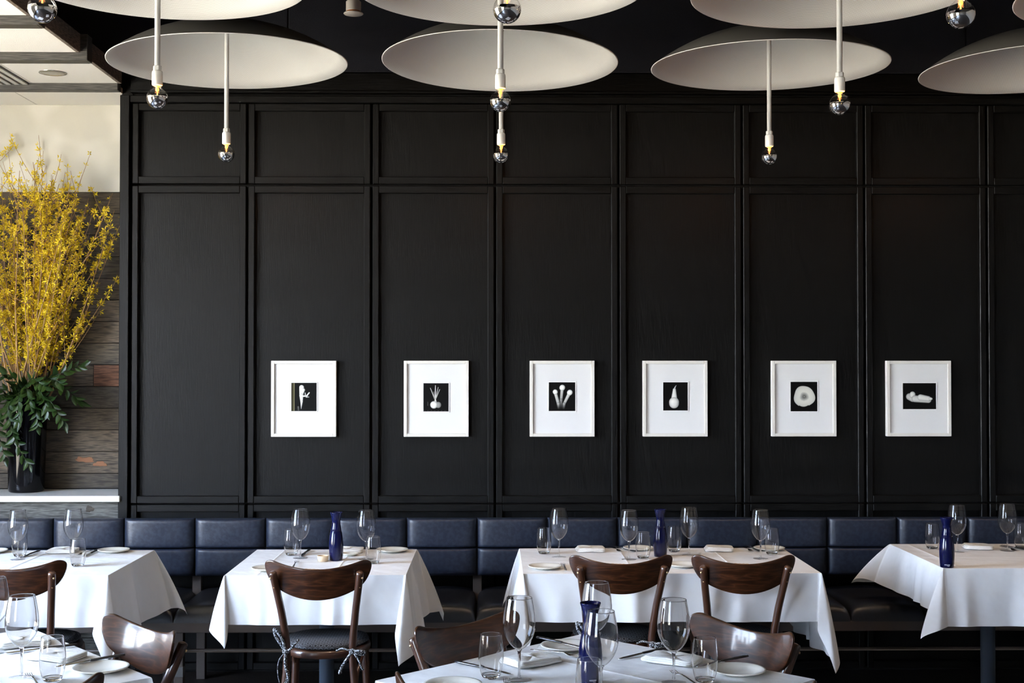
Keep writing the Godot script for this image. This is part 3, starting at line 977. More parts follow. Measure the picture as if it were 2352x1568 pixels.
func cloth(label: String, c: Vector2, half: Vector2, turn: float, folds: Array, over: Array, creases: Array, sd: float, lies := false) -> void:
	var st := new_st()
	var top := TOP
	# upper side, with ironed creases
	var xs := []
	for k in 19:
		xs.append(lerpf(-half.x, half.x, k / 18.0))
	for cx in creases:
		for d in [-0.006, -0.0025, 0.0, 0.0025, 0.006]:
			xs.append(cx + d)
	xs.sort()
	var zs := []
	for k in 15:
		zs.append(lerpf(-half.y, half.y, k / 14.0))
	for d in [-0.006, 0.0, 0.006]:
		zs.append(0.05 + d)
	zs.sort()
	var lift := func(x: float, z: float) -> float:
		var e := minf(half.x - absf(x), half.y - absf(z))
		var y := 0.0
		for cx in creases:
			y += 0.0022 * exp(-pow((x - cx) / 0.0032, 2))
		y += 0.0014 * exp(-pow((z - 0.05) / 0.004, 2))
		return top + (y + 0.0006 * sin(x * 11 + sd) * sin(z * 9 + sd * 2)) * clampf(e / 0.03, 0, 1)
	var rows := []
	for z in zs:
		var r := PackedVector3Array()
		for x in xs:
			r.append(Vector3(x, lift.call(x, z), z))
		rows.append(r)
	sheet(st, rows)
	# hanging sides
	var cor := [Vector2(-half.x, half.y), Vector2(half.x, half.y), Vector2(half.x, -half.y), Vector2(-half.x, -half.y)]
	var nor := [Vector2(0, 1), Vector2(1, 0), Vector2(0, -1), Vector2(-1, 0)]
	var cols := []
	for e in 4:
		var a: Vector2 = cor[e]
		var b: Vector2 = cor[(e + 1) % 4]
		var ha: Vector2 = folds[e][4]
		var hb: Vector2 = folds[(e + 1) % 4][0]
		var n: Vector2 = nor[e]
		var len := a.distance_to(b)
		for k in 65:
			var t := k / 64.0
			var wa := pow(maxf(0, 1 - t * len / 0.30), 1.6)
			var wb := pow(maxf(0, 1 - (1 - t) * len / 0.30), 1.6)
			var mid := 1.0 - clampf(wa + wb, 0, 1)
			var pos := a.lerp(b, t)
			var rip := 0.07 + 0.045 * sin(t * len * 19 + sd * 1.7 + e) + 0.026 * sin(t * len * 37 + sd * 3.1)
			for cx in creases:
				var q: float = (pos.x - cx if e % 2 == 0 else pos.y - 0.05)
				rip += 0.11 * maxf(0, 1 - absf(q) / 0.045)
			cols.append([pos, ha * wa + hb * wb + n * rip * mid, over[e]])
		var nx := (e + 1) % 4
		var oa: float = over[e]
		var ob: float = over[nx]
		var pc := atan(ob / oa)
		for k in range(1, 32):
			var u := k / 32.0
			var phi := pc * u * 2 if u <= 0.5 else lerpf(pc, PI / 2, u * 2 - 1)
			var rho := oa / cos(phi) if u <= 0.5 else ob / sin(phi)
			cols.append([b, cat(folds[nx], u * 4), rho])
	cols.append(cols[0])
	var ss := [0.0, 0.012, 0.025, 0.045, 0.075, 0.11]
	for k in range(3, 21):
		ss.append(k / 20.0)
	var grid := []
	for s in ss:
		var r := PackedVector3Array()
		for j in cols.size():
			var q: Array = cols[j]
			var h: Vector2 = q[1]
			var l: float = q[2] * s
			var round_off := sqrt(l * l + 0.00006) - 0.00775
			var drop := sqrt(maxf(0.05, 1.0 - h.length_squared())) * round_off
			var out: Vector2 = h * l * (1.12 - 0.22 * s)
			var p := Vector3(q[0].x + out.x, top - drop, q[0].y + out.y)
			r.append(p)
		grid.append(r)
	# where the linen meets the banquette seat it lies on it
	for r in grid:
		for j in r.size():
			var wz: float = c.y + r[j].z * cos(turn) - r[j].x * sin(turn)
			if lies and wz < -6.32 and r[j].y < 0.488:
				r[j].y = 0.488 + 0.006 * sin(r[j].x * 40)
	sheet(st, grid, false, true)
	var o := solo("tablecloth", done(st), M.linen, Vector3(c.x, 0, c.y), Vector3(0, turn, 0))
	tag(o, label, "tablecloth", "white tablecloths")


# ---------- chairs ----------
func board_mesh() -> ArrayMesh:
	# crescent back board, bent round the sitter
	var rows := []
	var nu := 40
	for i in nu + 1:
		var u := sin(PI / 2 * (2.0 * i / nu - 1.0))
		var au := absf(u)
		var end := 1.0 if au < 0.80 else sqrt(maxf(0.0, 1.0 - pow((au - 0.80) / 0.20, 2)))
		var yt := 0.818 + 0.046 * u * u
		var yb := 0.690 + 0.075 * u * u + 0.016 * pow(u, 6)
		var mid := (yt + yb) / 2 + 0.006 * (1 - end)
		var half := (yt - yb) / 2 * end
		var th := 0.0075 * (0.35 + 0.65 * end)
		var r := PackedVector3Array()
		for j in 28:
			var a := TAU * j / 28.0
			var cy := signf(sin(a)) * pow(absf(sin(a)), 0.35)
			var cz := signf(cos(a)) * pow(absf(cos(a)), 0.45)
			var y := mid + half * cy
			var z := 0.31 - 0.062 * u * u + th * cz + (y - 0.77) * 0.16
			r.append(Vector3(u * 0.2165, y, z))
		rows.append(r)
	return sheet_mesh(rows, true, false)


func seat_mesh(prof: Array, wx: float, wz: float) -> ArrayMesh:
	var rows := []
	for p in prof:
		var r := PackedVector3Array()
		for j in 48:
			var a := TAU * j / 48
			var x: float = signf(cos(a)) * pow(absf(cos(a)), 0.8) * wx * p[0]
			var z: float = signf(sin(a)) * pow(absf(sin(a)), 0.8) * wz * p[0]
			if z > 0:
				x *= 1.0 - 0.22 * z / wz
			r.append(Vector3(x, p[1], z))
		rows.append(r)
	return sheet_mesh(rows, true)


func make_chair(label: String, cushion: bool) -> Node3D:
	var o := thing("bentwood_chair", label, "chair", Vector3.ZERO, 0.0, "bentwood chairs")
	part("backrest", board, M.bentwood, o)
	for s in [-1, 1]:
		var post := part("rear_post", tube_mesh(curve([Vector3(s * 0.168, 0.006, 0.235), Vector3(s * 0.150, 0.25, 0.208), Vector3(s * 0.134, 0.45, 0.205), Vector3(s * 0.146, 0.60, 0.236), Vector3(s * 0.163, 0.72, 0.280), Vector3(s * 0.175, 0.803, 0.314)], 5), [0.0155], 14), M.bentwood_rod, o)
		for k in 2:
			var y: float = [0.783, 0.744][k]
			part("screw", screw, M.brass, post, Vector3(s * (0.175 - 0.012 * k + 0.0095), y, 0.318 - 0.0165 * k), Vector3(PI / 2 - 0.2, 0, -s * 0.75))
		part("front_leg", tube_mesh(curve([Vector3(s * 0.168, 0.006, -0.172), Vector3(s * 0.157, 0.24, -0.158), Vector3(s * 0.148, 0.428, -0.142)], 4), [0.0135, 0.0145, 0.0155, 0.016, 0.0165, 0.017, 0.0175], 14), M.bentwood_rod, o)
		part("brace", tube_mesh(curve([Vector3(s * 0.157, 0.26, -0.156), Vector3(s * 0.155, 0.36, -0.130), Vector3(s * 0.160, 0.405, -0.075), Vector3(s * 0.165, 0.423, -0.02)], 4), [0.006], 8), M.bentwood_rod, o)
		part("brace", tube_mesh(curve([Vector3(s * 0.148, 0.28, 0.206), Vector3(s * 0.152, 0.37, 0.175), Vector3(s * 0.160, 0.41, 0.11), Vector3(s * 0.165, 0.423, 0.05)], 4), [0.006], 8), M.bentwood_rod, o)
	var hoop := []
	for k in 33:
		var a := TAU * k / 32
		hoop.append(Vector3(0.145 * cos(a), 0.20, 0.18 * sin(a) + 0.01))
	part("stretcher", tube_mesh(hoop, [0.008], 8), M.bentwood_rod, o)
	part("seat", seat, M.bentwood_rod, o)
	if cushion:
		var c := part("seat_cushion", pad, M.crochet, o)
		c.set_meta("label", "dark crocheted seat pad with ties")
		for s in [-1, 1]:
			var k := Vector3(s * 0.136, 0.470, 0.226)
			var st := new_st()
			lathe(st, [Vector2(0, -0.012), Vector2(0.012, -0.008), Vector2(0.015, 0), Vector2(0.012, 0.008), Vector2(0, 0.012)], 10, k)
			if s < 0:
				tube(st, curve([k, k + Vector3(-0.012, 0.05, 0.01), k + Vector3(-0.035, 0.085, 0.012), k + Vector3(-0.046, 0.090, 0.006), k + Vector3(-0.040, 0.060, 0.0), k]), [0.0062], 7)
				tube(st, curve([k, k + Vector3(0.02, 0.012, 0.012), k + Vector3(0.045, 0.040, 0.008), k + Vector3(0.052, 0.048, 0.0)]), [0.0052], 7)
				tube(st, curve([k, k + Vector3(0.0, -0.05, 0.012), k + Vector3(0.010, -0.095, 0.008), k + Vector3(0.008, -0.125, 0.006), k + Vector3(-0.004, -0.130, 0.008)]), [0.0066], 7)
				tube(st, curve([k, k + Vector3(-0.026, -0.035, 0.012), k + Vector3(-0.030, -0.09, 0.012), k + Vector3(-0.018, -0.135, 0.01), k + Vector3(-0.004, -0.130, 0.008), k + Vector3(0.006, -0.10, 0.008)]), [0.0022], 6)
			else:
				tube(st, curve([k, k + Vector3(0.022, 0.004, 0.014), k + Vector3(0.048, 0.000, 0.008), k + Vector3(0.046, -0.012, 0.004), k + Vector3(0.020, -0.008, 0.008), k]), [0.0058], 7)
				tube(st, curve([k, k + Vector3(-0.022, -0.03, 0.014), k + Vector3(-0.040, -0.058, 0.012), k + Vector3(-0.052, -0.085, 0.008), k + Vector3(-0.046, -0.082, 0.004)]), [0.0062], 7)
				tube(st, curve([k, k + Vector3(0.024, -0.03, 0.012), k + Vector3(0.040, -0.068, 0.008), k + Vector3(0.046, -0.072, 0.006)]), [0.004], 7)
				tube(st, curve([k, k + Vector3(-0.04, 0.012, 0.004), k + Vector3(-0.066, 0.002, 0.002)]), [0.0045], 7)
			part("tie", done(st), M.speckled_yarn, c)
		part("worn_edge", worn, M.worn_wood, o)
	return o


var board: ArrayMesh
var seat: ArrayMesh
var pad: ArrayMesh
var screw: ArrayMesh
var worn: ArrayMesh
func chairs() -> void:
	board = board_mesh()
	seat = seat_mesh([[0.0, 0.424], [0.88, 0.424], [0.97, 0.428], [1.0, 0.436], [1.0, 0.452], [0.97, 0.459], [0.9, 0.461], [0.0, 0.457]], 0.187, 0.188)
	pad = seat_mesh([[0.0, 0.4585], [0.9, 0.462], [0.985, 0.466], [1.0, 0.472], [0.97, 0.480], [0.86, 0.4865], [0.5, 0.490], [0.0, 0.491]], 0.180, 0.182)
	screw = lathe_mesh([Vector2(0.0045, -0.001), Vector2(0.0042, 0.0015), Vector2(0.0025, 0.003), Vector2(0, 0.0035)], 12)
	var wp := []
	for k in 9:
		var u := lerpf(-0.22, 0.06, k / 8.0)
		wp.append(Vector3(u * 0.2165, 0.8185 + 0.046 * u * u, 0.31 - 0.062 * u * u + 0.0105 + 0.0005 * sin(k * 5)))
	worn = tube_mesh(wp, [0.0004, 0.0014, 0.0008, 0.0016, 0.0011, 0.0018, 0.0008, 0.0014, 0.0004], 6)
	var a := make_chair("bentwood chair at the alcove-end table, its cushion mostly hidden", true)
	a.position = Vector3(-1.953, 0, -5.600)
	copy(a, "bentwood_chair", "bentwood chair with bow-tied crochet cushion at the square table", Vector3(-0.716, 0, -5.590))
	copy(a, "bentwood_chair", "bentwood chair at the four-place table, in line with its blue carafe", Vector3(0.522, 0, -5.712), deg_to_rad(1.0))
	copy(a, "bentwood_chair", "bentwood chair at the four-place table nearest the dark end", Vector3(1.042, 0, -5.708), deg_to_rad(-1.0))
	var b := make_chair("bentwood chair with dark inner back at the near middle table", false)
	var spots := [
		[Vector2(-0.083, -4.090), Vector2(0.677, 0.736), ""],
		[Vector2(0.756, -4.016), Vector2(-0.815, 0.58), "bentwood chair whose inner back mirrors daylight beside the near middle table"],
		[Vector2(-0.115, -3.250), Vector2(0.75, -0.66), "bentwood chair tip poking up at the near middle table's window-side edge"],
		[Vector2(0.658, -3.152), Vector2(-0.70, -0.71), "bentwood chair tip at the near middle table's shady side edge"],
		[Vector2(-1.095, -4.040), Vector2(-0.715, 0.70), "bentwood chair with shining inner back between the two diagonal tables"],
		[Vector2(-1.160, -3.260), Vector2(-0.70, -0.66), "bentwood chair tip in front of the near corner table's plate"]]
	for k in spots.size():
		var f: Vector2 = spots[k][1].normalized()
		var at: Vector2 = spots[k][0] + f * 0.262
		var turn := atan2(-f.x, -f.y)
		if k == 0:
			b.position = Vector3(at.x, 0, at.y)
			b.rotation.y = turn
		else:
			copy(b, "bentwood_chair", spots[k][2], Vector3(at.x, 0, at.y), turn)


# ---------- tableware ----------
func tableware() -> void:
	var wine := make_wine_glass()
	var first := true
	for s in [
		[-2.173, -6.000, "wine glass on the alcove-end table, tumbler right behind its stem"],
		[-1.938, -6.050, "wine glass on the alcove-end table, behind the nearer tumbler"],
		[-0.891, -6.023, "wine glass on the square table, window side of the blue carafe"],
		[-0.585, -5.978, "wine glass on the square table, between blue carafe and far plate"],
		[0.297, -6.034, "wine glass on the four-place table, at its window-side end"],
		[0.613, -5.962, "wine glass on the four-place table, just window side of its carafe"],
		[0.905, -6.080, "wine glass on the four-place table, just shady side of its carafe"],
		[1.218, -5.981, "wine glass on the four-place table, at its shady end"],
		[2.190, -6.170, "wine glass behind the carafe on the dark-end table"],
		[2.447, -6.216, "wine glass by the knife and fork on the dark-end table"],
		[0.070, -3.703, "large wine glass on the near middle table, beside tumbler and folded napkin"],
		[0.309, -3.960, "wine glass behind the carafe on the near middle table"],
		[0.285, -3.500, "frontmost wine glass overlapping the carafe on the near middle table"],
		[0.502, -3.666, "large wine glass on the near middle table, before the mirror-bright chair"],
		[-1.346, -3.752, "wine glass standing nearest on the near corner table"],
		[-1.548, -4.070, "wine glass at the picture edge on the near corner table"]]:
		var sc := 1.035 if s[1] > -4.5 else 1.0
		if first:
			wine.position = Vector3(s[0], TOP, s[1])
			wine.set_meta("label", s[2])
			first = false
		else:
			var g := copy(wine, "wine_glass", s[2], Vector3(s[0], TOP, s[1]), s[0])
			g.scale = Vector3.ONE * sc
	var tumbler := make_tumbler()
	first = true
	for s in [
		[-2.196, -6.085, "water tumbler standing behind the wine glass on the alcove-end table"],
		[-1.834, -5.790, "water tumbler before the wine glass on the alcove-end table"],
		[-0.945, -6.105, "water tumbler on the square table, window side of the carafe"],
		[-0.541, -5.848, "water tumbler on the square table, shady side of the carafe"],
		[0.232, -6.140, "water tumbler at the window-side end of the four-place table"],
		[0.680, -5.985, "water tumbler just window side of the carafe on the four-place table"],
		[0.852, -6.193, "water tumbler just shady side of the carafe on the four-place table"],
		[1.296, -6.103, "water tumbler at the shady end of the four-place table"],
		[2.108, -6.279, "water tumbler beside the carafe on the dark-end table"],
		[2.543, -6.288, "water tumbler at the frame edge on the dark-end table"],
		[-0.010, -3.724, "water tumbler beside the wine glass at the near middle table's bright corner"],
		[0.246, -3.405, "water tumbler before the carafe on the near middle table"],
		[0.589, -3.665, "water tumbler beside the plate on the near middle table"],
		[-1.243, -3.705, "water tumbler beside the wine glass on the near corner table"]]:
		if first:
			tumbler.position = Vector3(s[0], TOP, s[1])
			tumbler.set_meta("label", s[2])
			first = false
		else:
			var g := copy(tumbler, "tumbler", s[2], Vector3(s[0], TOP, s[1]), s[1])
			g.scale = Vector3.ONE * (1.03 if s[1] > -4.5 else 1.0)
	# carafes
	var prof := []
	for p in [[0.0, 0.0], [0.026, 0.0], [0.029, 0.002], [0.0305, 0.02], [0.0325, 0.055], [0.0325, 0.075], [0.030, 0.105], [0.0265, 0.126], [0.0245, 0.1335], [0.0238, 0.1345], [0.0238, 0.1355], [0.0245, 0.1365], [0.0225, 0.146], [0.0192, 0.163], [0.0187, 0.174], [0.0200, 0.188], [0.0245, 0.205], [0.0285, 0.2165], [0.0282, 0.2185], [0.0265, 0.2165], [0.021, 0.200], [0.0165, 0.182], [0.016, 0.165], [0.0185, 0.145], [0.0, 0.14]]:
		prof.append(Vector2(p[0], p[1]))
	var pot := lathe_mesh(prof, 40)
	var ink := carafe_print()
	var c0: Node3D
	for s in [
		[-0.719, -5.954, 2.6, "dark blue ceramic carafe behind the clay ramekin"],
		[0.768, -6.055, 2.6, "dark blue ceramic carafe on the four-place table"],
		[1.983, -5.715, -0.30, "dark blue ceramic carafe at the corner of the dark-end table"],
		[0.268, -3.660, 0.22, "dark blue ceramic carafe seen through the frontmost wine glass"]]:
		if c0 == null:
			c0 = thing("carafe", s[3], "carafe", Vector3(s[0], TOP, s[1]), s[2], "blue carafes")
			part("body", pot, M.blue_glaze, c0)
			part("lettering", ink, M.white_print, c0)
		else:
			var g := copy(c0, "carafe", s[3], Vector3(s[0], TOP, s[1]), s[2])
			if s[1] > -4.5:
				g.scale = Vector3.ONE * 1.03
	# bread plates
	var dish := lathe_mesh([Vector2(0, 0.0), Vector2(0.042, 0.0), Vector2(0.046, 0.002), Vector2(0.072, 0.0105), Vector2(0.0745, 0.0125), Vector2(0.0735, 0.0145), Vector2(0.068, 0.0140), Vector2(0.053, 0.0085), Vector2(0.046, 0.0050), Vector2(0.0, 0.0045)], 56)
	for s in [
		[-1.803, -6.225, "bread plate at the back of the alcove-end table"],
		[-2.375, -6.215, "bread plate at the picture edge on the alcove-end table"],
		[-0.485, -6.220, "bread plate at the back corner of the square table"],
		[-0.975, -5.670, "bread plate partly behind the square table's chair back"],
		[0.220, -5.702, "bread plate at the front of the four-place table, window-side end"],
		[0.690, -6.265, "bread plate behind tumbler and wine glass near the four-place carafe"],
		[0.828, -5.747, "bread plate between the two chairs of the four-place table"],
		[1.315, -6.250, "bread plate behind the shady-end wine glass on the four-place table"],
		[-0.115, -3.606, "bread plate at the near middle table's window-side corner"],
		[0.225, -4.100, "bread plate under knife and fork on the near middle table's back corner"],
		[0.700, -3.770, "bread plate beside the tumbler on the near middle table"],
		[-1.144, -3.823, "bread plate beside the napkin on the near corner table"]]:
		var o := solo("bread_plate", dish, M.porcelain, Vector3(s[0], TOP + 0.0005, s[1]))
		if s[1] > -4.5:
			o.scale = Vector3(1.1, 1.0, 1.1)
		tag(o, s[2], "plate", "bread plates")
	var dish2 := solo("saucer", dish, M.porcelain, Vector3(-0.672, TOP + 0.0005, -6.10))
	dish2.scale = Vector3(0.55, 0.9, 0.55)
	tag(dish2, "small white saucer just behind the square table's carafe", "saucer")
	var cup := solo("ramekin", lathe_mesh([Vector2(0, 0), Vector2(0.020, 0), Vector2(0.0225, 0.002), Vector2(0.0265, 0.024), Vector2(0.0262, 0.026), Vector2(0.0245, 0.0255), Vector2(0.021, 0.008), Vector2(0, 0.006)], 32), M.cream_clay, Vector3(-0.775, TOP, -5.928))
	tag(cup, "small cream clay ramekin beside the blue carafe", "ramekin")
	napkins()
	cutlery()


func make_wine_glass() -> Node3D:
	var o := thing("wine_glass", "wine glass", "wine glass", Vector3.ZERO, 0.0, "wine glasses")
	var out := [[0.0075, 0.0835], [0.016, 0.088], [0.026, 0.0985], [0.036, 0.114], [0.0425, 0.131], [0.0445, 0.147], [0.0440, 0.164], [0.0418, 0.183], [0.0385, 0.203], [0.0353, 0.2205], [0.0350, 0.2222], [0.0348, 0.2235]]
	var prof := []
	for p in out:
		prof.append(Vector2(p[0], p[1]))
	prof = smooth2(prof)
	var inside := prof.duplicate()
	inside.reverse()
	var whole := prof.duplicate()
	whole.append(Vector2(0.0345, 0.2243))
	for p in inside:
		whole.append(Vector2(maxf(p.x - 0.0009, 0.0), p.y + 0.0002))
	whole.append(Vector2(0.0, 0.0840))
	part("bowl", lathe_mesh(whole, 48), M.clear_glass, o)
	var stem := [Vector2(0.0, 0.0045), Vector2(0.0065, 0.0055), Vector2(0.0042, 0.010), Vector2(0.0034, 0.020), Vector2(0.0033, 0.045), Vector2(0.0037, 0.065), Vector2(0.0052, 0.077), Vector2(0.0078, 0.0832), Vector2(0.0, 0.0838)]
	part("stem", lathe_mesh(stem, 24), M.solid_glass, o)
	part("foot", lathe_mesh([Vector2(0, 0.0004), Vector2(0.033, 0.0002), Vector2(0.0345, 0.0010), Vector2(0.033, 0.0020), Vector2(0.018, 0.0034), Vector2(0.008, 0.0050), Vector2(0.0, 0.0055)], 40), M.thin_glass, o)
	return o


func smooth2(p: Array) -> Array:
	var out := []
	for i in p.size() - 1:
		for k in 3:
			out.append((p[i] as Vector2).cubic_interpolate(p[i + 1], p[maxi(i - 1, 0)], p[mini(i + 2, p.size() - 1)], k / 3.0))
	out.append(p[-1])
	return out


func make_tumbler() -> Node3D:
	var o := thing("tumbler", "tumbler", "tumbler", Vector3.ZERO, 0.0, "water tumblers")
	var prof := []
	for p in [[0.0275, 0.012], [0.0318, 0.028], [0.0345, 0.048], [0.0350, 0.066], [0.0338, 0.086], [0.0318, 0.106], [0.0303, 0.1180], [0.0301, 0.1195], [0.0300, 0.1205]]:
		prof.append(Vector2(p[0], p[1]))
	prof = smooth2(prof)
	var inside := prof.duplicate()
	inside.reverse()
	var whole := prof.duplicate()
	whole.append(Vector2(0.0296, 0.1212))
	for p in inside:
		whole.append(Vector2(p.x - 0.0012, p.y))
	part("wall", lathe_mesh(whole, 48), M.clear_glass, o)
	part("glass_base", lathe_mesh([Vector2(0, 0.0015), Vector2(0.017, 0.0012), Vector2(0.020, 0.0002), Vector2(0.0225, 0.0010), Vector2(0.0275, 0.0118), Vector2(0.024, 0.0112), Vector2(0.015, 0.0088), Vector2(0, 0.0082)], 40), M.solid_glass, o)
	return o


func carafe_print() -> ArrayMesh:
	var tm := TextMesh.new()
	var f := SystemFont.new()
	f.font_names = PackedStringArray(["Droid Sans"])
	f.font_weight = 700
	tm.font = f
	tm.text = "voluten"
	tm.font_size = 16
	tm.pixel_size = 0.0004
	tm.depth = 0.0008
	var st := new_st(false)
	var arr := tm.get_mesh_arrays() if tm.has_method("get_mesh_arrays") else tm.surface_get_arrays(0)
	var v: PackedVector3Array = arr[Mesh.ARRAY_VERTEX]
	var ix = arr[Mesh.ARRAY_INDEX]
	var n: int = ix.size() if ix else v.size()
	for k in n:
		var p: Vector3 = v[ix[k]] if ix else v[k]
		st.add_vertex(bent(p + Vector3(0, 0.015, 0)))
	for q in [[-0.001, 0.0105, 0.011], [0.002, 0.008, 0.008]]:
		for k in 6:
			var x0: float = q[0] + q[2] * k / 6.0
			var x1: float = q[0] + q[2] * (k + 0.7) / 6.0
			var c := [bent(Vector3(x0, q[1], 0.0004)), bent(Vector3(x0, q[1] + 0.0011, 0.0004)), bent(Vector3(x1, q[1] + 0.0011, 0.0004)), bent(Vector3(x1, q[1], 0.0004))]
			for w in [0, 1, 2, 0, 2, 3]:
				st.add_vertex(c[w])
	return done(st)

# wraps flat lettering round the foot of a carafe
func bent(p: Vector3) -> Vector3:
	var r := 0.0306 + clampf((p.y - 0.01) * 0.06, 0, 0.001) + p.z
	return Vector3(r * sin(p.x / 0.0305), p.y, r * cos(p.x / 0.0305))


func napkins() -> void:
	var n := 0
	for s in [
		[-2.045, -6.225, 0.0, "white napkin folded at the back of the alcove-end table"],
		[-0.690, -6.215, 0.05, "white napkin folded behind the square table's carafe"],
		[0.455, -6.235, 0.06, "white napkin folded at the four-place table's window-side end"],
		[1.070, -6.240, -0.08, "white napkin folded on the four-place table, shady side of the carafe"],
		[2.330, -6.290, -0.15, "white napkin folded beside the wine glass on the dark-end table"],
		[0.110, -3.905, 0.62, "thick white napkin beside the big wine glass on the near middle table"],
		[0.530, -3.920, -0.55, "white napkin on the near middle table, behind the bright-chair wine glass"],
		[-1.330, -3.990, -0.35, "white napkin behind the tumbler on the near corner table"],
		[-1.500, -4.180, 0.5, "white napkin at the back corner of the near corner table"]]:
		var big: bool = s[1] > -4.5
		var w := 0.165 if big else 0.135
		var d := 0.115 if big else 0.125
		var st := new_st()
		var y := 0.0
		for layer in 3:
			var t := 0.0095 - layer * 0.001
			var rows := []
			var ww := w / 2 - layer * 0.002
			var dd := d / 2 - layer * 0.003
			for k in [[0.90, 0.0], [0.98, 0.15], [1.0, 0.5], [0.98, 0.85], [0.90, 1.0], [0.5, 1.02], [0.0, 1.02]]:
				var r := PackedVector3Array()
				for j in 40:
					var a := TAU * j / 40
					var cx := signf(cos(a)) * pow(absf(cos(a)), 0.28)
					var cz := signf(sin(a)) * pow(absf(sin(a)), 0.28)
					r.append(Vector3(cx * ww * k[0] + layer * 0.003, y + t * k[1] * (1.0 - 0.35 * maxf(0, cx)) + 0.0012 * sin(cx * 4 + n + layer), cz * dd * k[0] - layer * 0.002))
				rows.append(r)
			sheet(st, rows, true)
			y += t * 0.55
		var o := solo("napkin", done(st), M.napkin_linen, Vector3(s[0], TOP + 0.0026, s[1]), Vector3(0, s[2], 0))
		tag(o, s[3], "napkin", "folded white napkins")
		n += 1


func flat_bar(pts: Array, thick := 0.0016) -> ArrayMesh:
	# closed blade-like solid along x: [x, half width, height, thickness]
	var rows := []
	for p in pts:
		var r := PackedVector3Array()
		for j in 12:
			var a := TAU * j / 12
			r.append(Vector3(p[0], p[2] + sin(a) * p[3], cos(a) * p[1]))
		rows.append(r)
	return sheet_mesh(rows, true, true)


func cutlery() -> void:
	# knife: handle towards -x, blade towards +x
	var handle := flat_bar([[-0.112, 0.0, 0.005, 0.0], [-0.110, 0.006, 0.005, 0.0035], [-0.09, 0.0075, 0.0052, 0.004], [-0.03, 0.0060, 0.005, 0.0036], [-0.002, 0.0055, 0.005, 0.0034], [0.0, 0.0, 0.005, 0.0]])
	var blade := flat_bar([[-0.002, 0.0, 0.005, 0.0], [0.0, 0.0045, 0.005, 0.0022], [0.02, 0.0085, 0.004, 0.0011], [0.08, 0.0095, 0.0028, 0.0009], [0.100, 0.0065, 0.0022, 0.0007], [0.108, 0.0, 0.002, 0.0]])
	var k0: Node3D
	for s in [
		[-1.891, -6.225, -1.890, -6.100, 1, "table knife behind the nearer wine glass of the alcove-end table"],
		[-2.163, -6.180, -2.170, -6.080, 1, "table knife beside the tumbler on the alcove-end table"],
		[-0.885, -6.215, -0.893, -6.091, 1, "table knife behind the wine glass on the square table"],
		[0.640, -6.240, 0.600, -6.330, 1, "table knife behind the window-side carafe glass of the four-place table"],
		[1.249, -6.240, 1.240, -6.340, 1, "table knife near the shady-end plate of the four-place table"],
		[2.525, -6.240, 2.500, -6.330, 1, "table knife by the far wine glass of the dark-end table"],
		[-0.108, -3.898, 0.042, -3.764, 0, "table knife reaching behind the tumbler on the near middle table"],
		[0.155, -4.170, 0.270, -4.050, 2, "table knife laid on the back-corner plate of the near middle table"],
		[0.534, -4.080, 0.375, -3.945, 0, "table knife lying free behind the near middle carafe"],
		[0.736, -3.900, 0.600, -3.800, 2, "table knife laid across the plate beside the near middle tumbler"],
		[-1.325, -4.153, -1.500, -4.050, 0, "table knife farther back on the near corner table"],
		[-1.126, -3.945, -1.260, -3.819, 2, "table knife laid across the plate on the near corner table"]]:
		var a := Vector2(s[0], s[1])
		var b := Vector2(s[2], s[3])
		var m := (a + b) / 2
		var turn := -atan2(b.y - a.y, b.x - a.x)
		var at := Vector3(m.x, TOP + (0.0135 if s[4] == 2 else 0.0015), m.y)
		if k0 == null:
			k0 = thing("table_knife", s[5], "knife", at, turn, "table knives")
			part("handle", handle, M.knife_handle, k0).set_meta("label", "dark knife handle")
			part("blade", blade, M.steel, k0)
		else:
			copy(k0, "table_knife", s[5], at, turn)
	var fork := flat_bar([[-0.095, 0.0, 0.004, 0.0], [-0.093, 0.005, 0.004, 0.0014], [-0.06, 0.0042, 0.005, 0.0015], [0.0, 0.0026, 0.008, 0.0016], [0.03, 0.0030, 0.009, 0.0014], [0.040, 0.0095, 0.0075, 0.0012], [0.055, 0.0115, 0.005, 0.001], [0.058, 0.0112, 0.005, 0.0009], [0.059, 0.0, 0.005, 0.0]])
	var tine := flat_bar([[0.055, 0.0013, 0.005, 0.0009], [0.075, 0.0012, 0.0035, 0.0009], [0.092, 0.0009, 0.0065, 0.0007], [0.096, 0.0, 0.008, 0.0]])
	var f0: Node3D
	for s in [
		[-1.915, -6.240, -1.925, -6.110, "fork beside the knife on the alcove-end table"],
		[-0.878, -5.700, -0.887, -5.904, "fork on the square table just above the chair back"],
		[0.308, -5.600, 0.302, -5.840, "fork beside the window-side front plate of the four-place table"],
		[0.560, -6.300, 0.590, -6.200, "fork near the knife behind the four-place carafe glass"],
		[1.195, -6.300, 1.215, -6.200, "fork near the knife at the four-place table's shady end"],
		[2.465, -6.300, 2.470, -6.200, "fork behind the wine glass on the dark-end table"],
		[0.115, -4.070, 0.262, -3.965, "fork lying before the back-corner plate of the near middle table"],
		[0.040, -3.530, 0.035, -3.660, "fork beside the tumbler at the near middle table's bright corner"],
		[-1.255, -3.630, -1.320, -3.745, "fork at the near corner table's front, before the tumbler"],
		[0.560, -3.620, 0.520, -3.755, "fork at the foot of the near middle table's big wine glass"]]:
		var a := Vector2(s[0], s[1])
		var b := Vector2(s[2], s[3])
		var m := (a + b) / 2
		var turn := -atan2(b.y - a.y, b.x - a.x)
		var at := Vector3(m.x, TOP + 0.0015, m.y)
		if f0 == null:
			f0 = thing("fork", s[4], "fork", at, turn, "table forks")
			part("handle", fork, M.steel, f0)
			for k in 4:
				part("tine", tine, M.steel, f0, Vector3(0, 0, -0.0084 + 0.0056 * k))
		else:
			copy(f0, "fork", s[4], at, turn)


